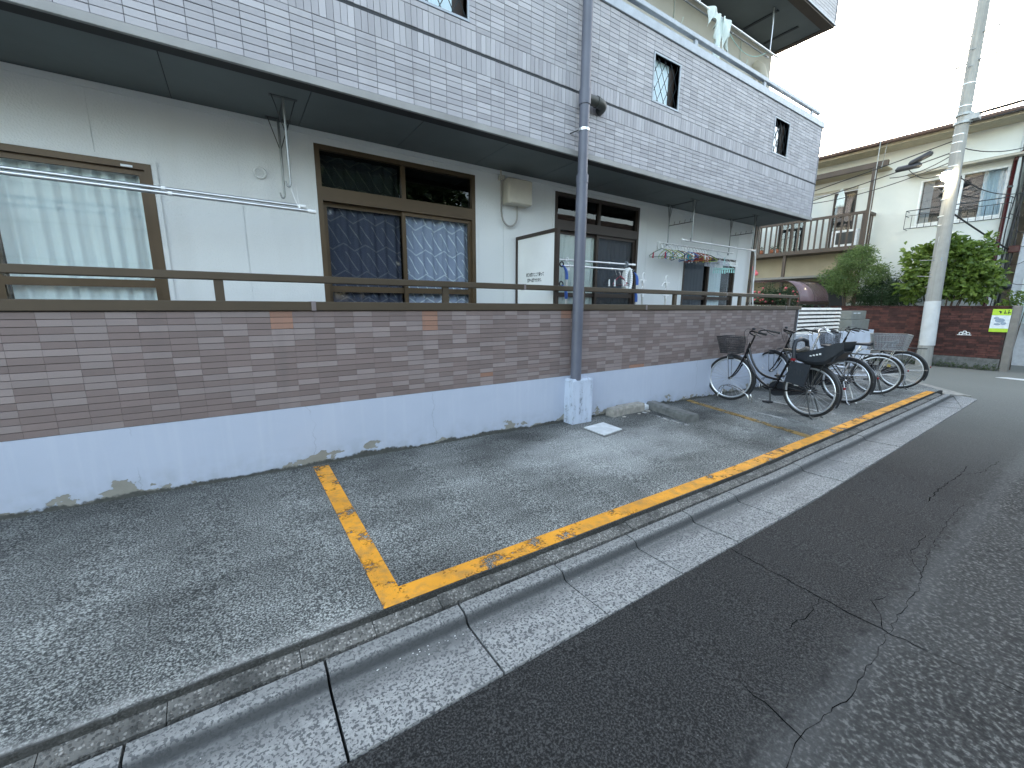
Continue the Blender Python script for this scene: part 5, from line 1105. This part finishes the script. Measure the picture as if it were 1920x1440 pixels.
for i, (y, lb) in enumerate(((5.55, 'left potted plant on the wooden balcony'), (5.15, 'middle potted plant on the wooden balcony'), (4.9, 'right potted plant on the wooden balcony'))):
    pt = thing('flower_pot', (18.75, y, 3.5), lb, 'potted plant', 'pots on the wooden balcony'); part(MB().lathe((18.75, y, 3.502), [(0, 0), (.06, 0), (.085, .15), (.07, .15), (.0, .12)], 12), 'pot', 'terracotta', pt)
    lf = MB()
    for k in range(40): a, rr, zz = random.uniform(0, 6.28), random.uniform(0, .12), random.uniform(.12, .3); c = Vector((18.75+rr*math.cos(a), y+rr*math.sin(a), 3.5+zz)); d = Vector((random.gauss(0, 1), random.gauss(0, 1), random.gauss(0, 1))).normalized()*.04; e = d.orthogonal().normalized()*.02; lf.add([c-d, c+e, c+d, c-e], [(0, 1, 2, 3)])
    part(lf, 'foliage', 'leaf_dark', pt)
# lower floor details of the house
part(MB().box((HX-1.2, 2.5, 2.42), (HX-.021, 10.8, 2.50)), 'porch_canopy', 'wall_block', hs); part(MB().box((HX-.06, 2.6, -.3), (HX-.0205, 3.9, 2.3)), 'dark_doorway', 'ink', hs)
# right corner: downpipes and neighbour
dr = thing('corner_downpipe', (19.35, -1.0, 0), 'dark red downpipe on the right corner of the cream house', 'pipe')
part(MB().tube([(19.36, -.98, .5), (19.36, -.98, 5.5)]+[tuple(p) for p in bez((19.36, -.98, 5.5), (19.36, -.98, 5.75), (19.3, -1.15, 5.8), (19.2, -1.6, 5.86))], .05, 10), 'pipe', 'maroon_paint', dr)
for z in (1.5, 3.2, 4.8): part(MB().tube([(19.36, -.98, z), (19.36, -.98, z+.05)], .062, 10), 'clip', 'dark_steel', dr)
sp = thing('cable_riser', (19.45, -1.25, 0), 'bundle of black service cables climbing beside the red downpipe', 'cables')
for k, (dy, rr) in enumerate(((0, .03), (.07, .02), (-.06, .016), (.12, .014))):
    part(MB().tube([(19.4+.02*math.sin(z_*1.7+k), -1.22+dy+.03*math.sin(z_*2.3+k*2), z_) for z_ in [1.2+.25*i for i in range(22)]], rr, 6), 'cable', 'black_rubber', sp)
part(MB().cbox((19.25, -1.45, 2.92), (19.42, -1.22, 3.12), .02), 'junction_box', 'maroon_paint', sp); part(MB().ball((19.3, -1.35, 1.95), .11, 10, 0, (1, 1, .9)), 'meter', 'black_plastic', sp)
for k in range(9):
    a = Vector((19.3, -1.2+random.uniform(-.1, .1), 1.8+.45*k)); b_ = a+Vector((random.uniform(-.2, .1), random.uniform(-.9, -.3), random.uniform(-.5, .4))); part(MB().tube(sag(a, b_, random.uniform(.05, .3), 8), .009, 5), 'loose_cable', 'black_rubber', sp)
nb = thing('neighbour_house', (24, -5, gz(22)), 'pale grey neighbouring house at the right edge of view', 'house')
part(MB().box((20.2, -9, -.8), (28, -1.35, 7.0)), 'wall', 'far_block', nb)
for (y, z0, z1) in ((-2.4, 4.2, 5.4), (-2.5, .9, 2.3)):
    f = part(MB().box((20.15, y-.05, z0-.05), (20.198, y+.95, z1+.05)), 'window', 'white_frame', nb); part(MB().box((20.14, y, z0), (20.148, y+.9, z1)), 'pane', 'glass_frost', f)
part(MB().box((20.0, -9.2, 7.001), (28.2, -1.2, 7.25)), 'roof', 'roof_brown', nb); part(MB().box((20.02, -1.95, .6), (20.14, -1.82, 2.9)), 'drain_trim', 'white_frame', nb)
fb2 = thing('far_building', (45, 16, gz(45)), 'pale flat-roofed block beyond the cream house', 'building')
part(MB().box((42, 9.2, -1), (52, 17, 13.0)), 'wall', 'far_block', fb2); part(MB().box((41.8, 9.0, 13.001), (52.2, 17.2, 13.3)), 'roof', 'coping_grey', fb2)

# utility pole
up_ = thing('utility_pole', (17.0, -.25, gz(17)), 'tall concrete utility pole with cables, bands and a lit street lamp', 'utility pole')
part(MB().tube([(16.95, -.34, gz(17)-.3), (16.97, -.28, 1.5), (17, -.2, 5.0), (17.0, -.12, 12.5)], [.178, .168, .145, .10], 24), 'shaft', 'pole_concrete', up_)
part(MB().tube([(16.955, -.328, .22), (16.97, -.282, 1.50)], [.181, .175], 24), 'sleeve', 'pole_sleeve', up_)
for z, r_ in ((1.9, .17), (2.3, .168), (2.75, .166), (3.6, .163), (3.85, .162), (4.3, .16), (4.55, .158), (4.75, .157), (5.15, .154), (5.5, .152), (5.75, .150), (5.95, .149), (6.65, .147), (7.2, .143)):
    part(MB().tube([(17, -.2-.02*(3.5-z)*.4, z), (17, -.2-.02*(3.5-z)*.4, z+.016)], r_-.003, 20), 'band', 'aluminium' if z > 3 else 'steel_dull', up_)
for (z, y) in ((6.22, -.2), (6.42, -.2)): part(MB().tube([(17, y, z), (17, y, z+.06)], .185, 20), 'clamp', 'steel_dull', up_)
part(MB().box((16.87, -.5, 6.27), (17.13, -.15, 6.42)), 'cable_clamp_block', 'steel_dull', up_)
for (z) in (2.2, 2.65, 4.65, 4.95, 7.6, 8.0): part(MB().tube([(16.84, -.2, z), (16.78, .12, z+.02)], .010, 6), 'step_bolt', 'steel_dull', up_)
part(MB().box((16.84, -.26, 2.86), (16.848, -.18, 3.30)), 'number_plate', 'paper', up_); part(MB().box((16.825, -.30, 2.18), (16.832, -.22, 2.52)), 'number_plate', 'paper', up_); part(MB().box((16.832, -.33, 2.62), (16.838, -.23, 2.72)), 'number_plate', 'ink_blue', up_)
mb = MB(); 
for z, y in ((2.92, -.24), (3.02, -.24), (3.12, -.24), (3.22, -.24)): mb.box((16.8385, y-.012, z), (16.8395, y+.02, z+.05))
part(mb, 'plate_text', 'ink', up_)
mb = MB().tube([(16.8, -.33, 4.55), (16.75, -.5, 4.5)], .012, 6)
for z in (8.4, 7.75): part(MB().tube([(16.9, -.62, z), (16.95, -.02, z-.03), (17.0, .35, z-.05)], .022, 8), 'cross_arm', 'steel_dull', up_)
lamp = thing('street_lamp', (16.78, -.13, 4.9), 'small round street lamp glowing warm on the utility pole', 'street lamp')
part(MB().ball((16.70, -.13, 4.88), .12, 16), 'bulb', 'bulb_lit', lamp); part(MB().lathe((16.72, -.13, 4.95), [(.115, .03), (.10, .07), (.03, .11), (0, .11)], 16), 'hood', 'bulb_rim', lamp); part(MB().tube([(16.74, -.13, 5.03), (16.9, -.17, 5.05)], .014, 6), 'arm', 'steel_dull', lamp)
ld = bpy.data.lights.new('lamp_glow', 'POINT'); ld.energy = 1.0; ld.color = (1, .82, .55); ld.shadow_soft_size = .1; lo = bpy.data.objects.new('lamp_glow', ld); C.objects.link(lo); lo.parent = lamp; lo.location = (16.56-16.78, 0, -.12)
# cables
def cable(a, b, s_, r_, lb, mat_='black_rubber', n=16):
    return solo(MB().tube(sag(a, b, s_, n), r_, 6), 'overhead_cable', mat_, lb, 'cable', 'overhead cables')
cable((17, -.3, 6.4), (17.3, -9, 7.2), .1, .035, 'thick cable leaving the pole top clamp to the right'); cable((17, -.35, 6.22), (17.2, -9, 6.75), .12, .02, 'thin cable leaving the lower pole clamp to the right')
cable((17, -.1, 5.85), (17.0, 12, 4.2), .2, .014, 'cable from pole to the left past the upper closure'); cable((17, -.1, 5.55), (17.0, 12, 4.0), .25, .014, 'cable from pole to the left past the lower closure'); cable((17, -.1, 5.3), (17.1, 5, 5.1), .35, .012, 'slack black cable looping left of the pole')
cable((17, -.25, 4.0), (19.38, -1.25, 3.0), .02, .022, 'service cable slanting from pole down to the corner riser')
for (y0, z0, y1, z1, lb) in ((.30, 5.66, .80, 5.47, 'upper black cable closure hanging left of the pole'), (.50, 5.40, 1.08, 5.37, 'lower black cable closure hanging left of the pole')):
    t = thing('cable_closure', (17, (y0+y1)/2, (z0+z1)/2), lb, 'cable closure', 'cable closures'); part(MB().tube([(17, y0, z0), (17, y0+.05, z0-.01), (17, y1-.05, z1+.01), (17, y1, z1)], [.03, .075, .075, .03], 12), 'body', 'black_plastic', t); part(MB().tube([(17, y0+.04, z0+.075), (17, y1-.04, z1+.085)], .012, 6), 'hanger_wire', 'steel_dull', t)
for i, (a, b, lb) in enumerate((((9.0, .0, 6.2), (30, 14, 16), 'faint wire rising from the upper balcony corner'), ((8.95, .3, 5.7), (9.6, .2, 6.12), 'short wire below the upper balcony corner'), ((11, 2, 6.5), (30, 9, 15), 'faint wire crossing the white sky'))): cable(a, b, .1, .008, lb, 'cable_grey')
for i, (a, b, sg_, lb) in enumerate((((17, -.25, 8.3), (30, -9, 12), .3, 'upper service wire running off to the right'), ((17, -.2, 8.0), (17.2, 14, 7.4), .4, 'high wire from the pole top leftwards'), ((17, -.25, 7.7), (16.5, -9, 8.6), .3, 'high wire from the pole top rightwards'),
        ((17, -.1, 5.1), (19.4, 1.4, 5.9), .25, 'drop wire from pole to house eave, left of the window'), ((17, -.3, 5.6), (19.3, -1.2, 5.85), .12, 'drop wire from pole to the right end of the window hood'), ((17, -.3, 4.9), (19.35, -1.25, 4.6), .2, 'slack wire from pole to the red downpipe'), ((17, -.05, 5.45), (17.05, 1.2, 5.2), .12, 'short jumper looping from pole to the closures'))): cable(a, b, sg_, .012, lb)
# roof antenna and mast
an = thing('antenna', (18.5, 2.05, 4.6), 'thin mast with small television antennas in front of the far house', 'antenna')
part(MB().tube([(18.5, 2.0, 3.4), (18.5, 2.0, 8.2)], .014, 8), 'mast', 'steel_dull', an); part(MB().tube([(18.6, 1.9, 5.9), (18.6, 1.82, 7.0)], .008, 6), 'stay', 'steel_dull', an)
for (y, z) in ((1.8, 7.35), (1.62, 8.40)):
    mb = MB().tube([(18.5, 2.0, z-.06), (18.5, y-.12, z+.03)], .014, 6)
    for k in range(5): yy = 2.0-(2.0-y+.12)*k/4; mb.tube([(18.36, yy, z-.05+.02*k), (18.64, yy, z-.05+.02*k)], .006, 5)
    part(mb, 'yagi', 'steel_dull', an)
part(MB().tube([tuple(p) for p in bez((18.5, 1.45, 8.2), (18.5, 1.30, 8.3), (18.5, 1.28, 8.5), (18.5, 1.36, 8.65))], .018, 6), 'reflector', 'steel_dull', an)

# ------------------------------------------------------------------ porch roof and plants
pr = thing('porch_shelter', (15.2, 2.2, gz(15)), 'arched smoky plastic shelter roof beyond the end of the tiled wall', 'shelter')
prof_ = [(3.7, 2.13), (3.0, 2.13), (2.62, 2.12)]+[(2.62-.62*math.sin(R(a)), 1.5+.62*math.cos(R(a))) for a in range(8, 91, 8)]+[(2.0, 1.48)]
n = len(prof_); vs = [(x, y, z) for (y, z) in prof_ for x in (14.0, 16.1)]
fs = [(2*i, 2*i+1, 2*i+3, 2*i+2) for i in range(n-1)]; o = part(MB().add(vs, fs, 0, True), 'roof_sheet', 'porch_roof', pr); s_ = o.modifiers.new('thickness', 'SOLIDIFY'); s_.thickness = .006
for x in (14.0, 15.05, 16.1): part(MB().tube([(x, y, z+.012) for (y, z) in prof_], .016, 6), 'rib', 'brown_dark', pr)
for y in (2.0, 3.6): part(MB().box((13.98, y-.03, 1.40), (16.12, y+.03, 1.475)), 'side_rail', 'brown_dark', pr)
for (x, y) in ((14.0, 2.03), (16.1, 2.03), (14.0, 3.57), (16.1, 3.57)): part(MB().box((x-.03, y-.03, -.4), (x+.03, y+.03, 1.40)), 'post', 'brown_dark', pr)

def leaf(mb, c, size, n_dir, asp=.5, bend=.25):
    d = Vector((random.gauss(0, 1), random.gauss(0, 1), random.gauss(0, .6)))+n_dir*.9; d.normalize()
    s_ = d.cross(Vector((random.gauss(0, 1), random.gauss(0, 1), random.gauss(0, 1)))).normalized(); up = s_.cross(d)
    if up.z < 0: up = -up
    L = size*random.uniform(.7, 1.25); w_ = L*asp
    p0 = c; p1 = c+d*L*.5+s_*w_*.5+up*L*bend*.3; p2 = c+d*L-up*L*bend; p3 = c+d*L*.5-s_*w_*.5+up*L*bend*.3; pm = c+d*L*.55+up*L*bend*.05
    mb.add([p0, p1, p2, p3, pm], [(0, 1, 4), (1, 2, 4), (2, 3, 4), (3, 0, 4)], 0, False)
def plant(name, base, blobs, nleaf, size, mat_, label, cat, asp=.5, trunk=None, stems=6, group=None, extra=None):
    t = thing(name, base, label, cat, group); mb = MB(); B = Vector(base)
    tot = sum(b[3]*b[4]*b[5] for b in blobs)
    for (x, y, z, rx, ry, rz) in blobs:
        k = int(nleaf*rx*ry*rz/tot); cl = [Vector((random.gauss(0, 1), random.gauss(0, 1), random.gauss(0, 1))).normalized()*random.uniform(.35, 1) for _ in range(max(7, k//45))]
        for _ in range(k):
            q = random.choice(cl)+Vector((random.gauss(0, .17), random.gauss(0, .17), random.gauss(0, .17))); c = Vector((x+q.x*rx, y+q.y*ry, z+q.z*rz)); leaf(mb, c, size, q.normalized(), asp)
    part(mb, 'crown', mat_, t)
    tm = MB()
    for i in range(stems):
        bl = random.choice(blobs); e = Vector((bl[0]+random.uniform(-.5, .5)*bl[3], bl[1]+random.uniform(-.5, .5)*bl[4], bl[2]+random.uniform(-.3, .5)*bl[5])); b0 = B+Vector((random.uniform(-.06, .06), random.uniform(-.06, .06), -.05)); tm.tube(bez(b0, b0+(e-b0)*.3+Vector((0, 0, .2)), b0+(e-b0)*.6+Vector((0, 0, .25)), e, 6), [(trunk or .03)*(1-.13*j) for j in range(7)], 6)
    part(tm, 'trunk', 'bark', t); return t
plant('large_leaf_shrub', (18.1, -.3, gz(18)), [(18.1, .25, 2.55, .55, .55, .65), (18.0, -.25, 2.9, .5, .5, .6), (18.1, -.75, 2.55, .55, .5, .6), (18.1, -1.0, 2.0, .5, .5, .5), (18.0, .3, 1.95, .45, .5, .45), (18.1, -.4, 2.1, .55, .6, .6), (18.1, .1, 3.1, .3, .3, .35), (18.1, -.85, 3.0, .25, .3, .3)], 6500, .17, 'leaf_bright', 'bright green large-leaved shrub behind the utility pole', 'shrub', .55, .035, 9)
plant('maple_tree', (18.1, 1.95, gz(18)), [(18.0, 2.0, 2.85, .55, .62, .42), (18.0, 2.5, 2.35, .5, .55, .4), (18.0, 1.55, 2.4, .5, .5, .4), (18.0, 2.2, 1.95, .45, .55, .3), (18.0, 1.95, 3.15, .3, .4, .22)], 11000, .09, 'leaf_maple', 'fine-leaved green garden tree above the brick wall', 'tree', .32, .04, 7)
plant('hedge_shrub', (18.2, 1.1, gz(18)), [(18.2, 1.25, 1.85, .5, .7, .5), (18.2, .8, 1.6, .4, .5, .35), (18.2, 1.7, 1.5, .4, .4, .3)], 11000, .06, 'leaf_dark', 'dark clipped evergreen shrub between the two garden trees', 'shrub', .45, .03, 5)
plant('flowering_shrub', (17.0, 3.6, gz(17)), [(17, 3.5, 1.55, .5, .8, .5), (17, 4.3, 1.6, .5, .6, .5)], 6000, .08, 'leaf_dark', 'dark green shrub with pink flowers beyond the veranda end', 'shrub', .5, .03, 5)
fl = MB()
for k in range(26): c = Vector((16.55+random.uniform(-.1, .2), random.uniform(2.9, 4.9), random.uniform(1.5, 2.05))); fl.ball(c, random.uniform(.03, .05), 6)
for (y, z) in ((4.72, 2.75), (4.6, 2.62), (4.55, 2.55)): fl.ball((16.5, y, z), .08, 6)
solo(fl, 'flower', 'pink_flower', 'pink blossoms scattered over the dark shrub', 'flowers')
plant('small_shrub', (17.8, -1.9, gz(18)), [(17.9, -1.75, 1.5, .3, .4, .2)], 300, .12, 'leaf_bright', 'small light green shrub peeking over the right end of the brick wall', 'shrub', .4, .02, 3)
wd = MB()
for k in range(700): c = Vector((17.18+random.uniform(-.08, .1), random.uniform(-1.75, .9), gz(17.2)-.09+abs(random.gauss(0, .07)))); leaf(wd, c, .07, Vector((0, 0, 1)), .3)
o = link('weeds', wd.mesh('weeds', 'leaf_weed')); o['kind'] = 'stuff'; o['label'] = 'low weeds along the foot of the brick wall'
# across the road, seen only as reflections in the panes
oh = thing('opposite_house', (-1, -11, gz(0)), 'white sided house across the road', 'house')
part(MB().box((-9, -15, -.5), (1.2, -10, 4.6)), 'wall', 'opposite_white', oh); part(MB().box((-9.4, -15.4, 4.601), (1.6, -9.6, 4.8)), 'roof', 'coping_grey', oh)
for k in range(5): part(MB().box((-9, -9.999, .6+.9*k), (1.2, -9.97, .64+.9*k)), 'siding_strip', 'wall_block', oh)
oh2 = thing('opposite_house', (14, -12, gz(14)), 'unseen grey house added across the road to darken reflections', 'house')  # unseen house, added so the panes reflect less bright horizon
part(MB().box((10.5, -17, -1), (24, -11, 5.4)), 'wall', 'far_block', oh2); part(MB().box((10.2, -17.4, 5.401), (24.4, -10.6, 5.7)), 'roof', 'roof_brown', oh2)
ow = thing('reflection_wall', (6, -9.2, gz(6)), 'unseen block wall added across the road to darken reflections', 'wall'); part(MB().box((1.6, -9.3, -.8), (40, -9.15, 1.5)), 'body', 'wall_block', ow)  # unseen wall, added to keep the low reflections in the panes dark
plant('roadside_tree', (4.6, -11, gz(4)), [(3.6, -11, 3.4, 1.6, 1.4, 1.5), (5.4, -11, 3.0, 1.7, 1.3, 1.5), (7.4, -11, 2.9, 1.6, 1.3, 1.4), (9.3, -11.2, 2.9, 1.4, 1.2, 1.4), (2.2, -11.3, 2.4, 1.2, 1.2, 1.2), (3.4, -11, 5.6, 1.5, 1.2, 1.2), (5.6, -11, 5.3, 1.6, 1.2, 1.3), (7.9, -11, 5.0, 1.6, 1.2, 1.3), (5.2, -11, 6.6, 1.1, 1.0, .8)], 13000, .42, 'leaf_tree', 'broad green tree across the road', 'tree', .5, .15, 6)
print('objects', len(bpy.data.objects), 'tris', sum(len(o.data.polygons) for o in bpy.data.objects if o.type == 'MESH'))
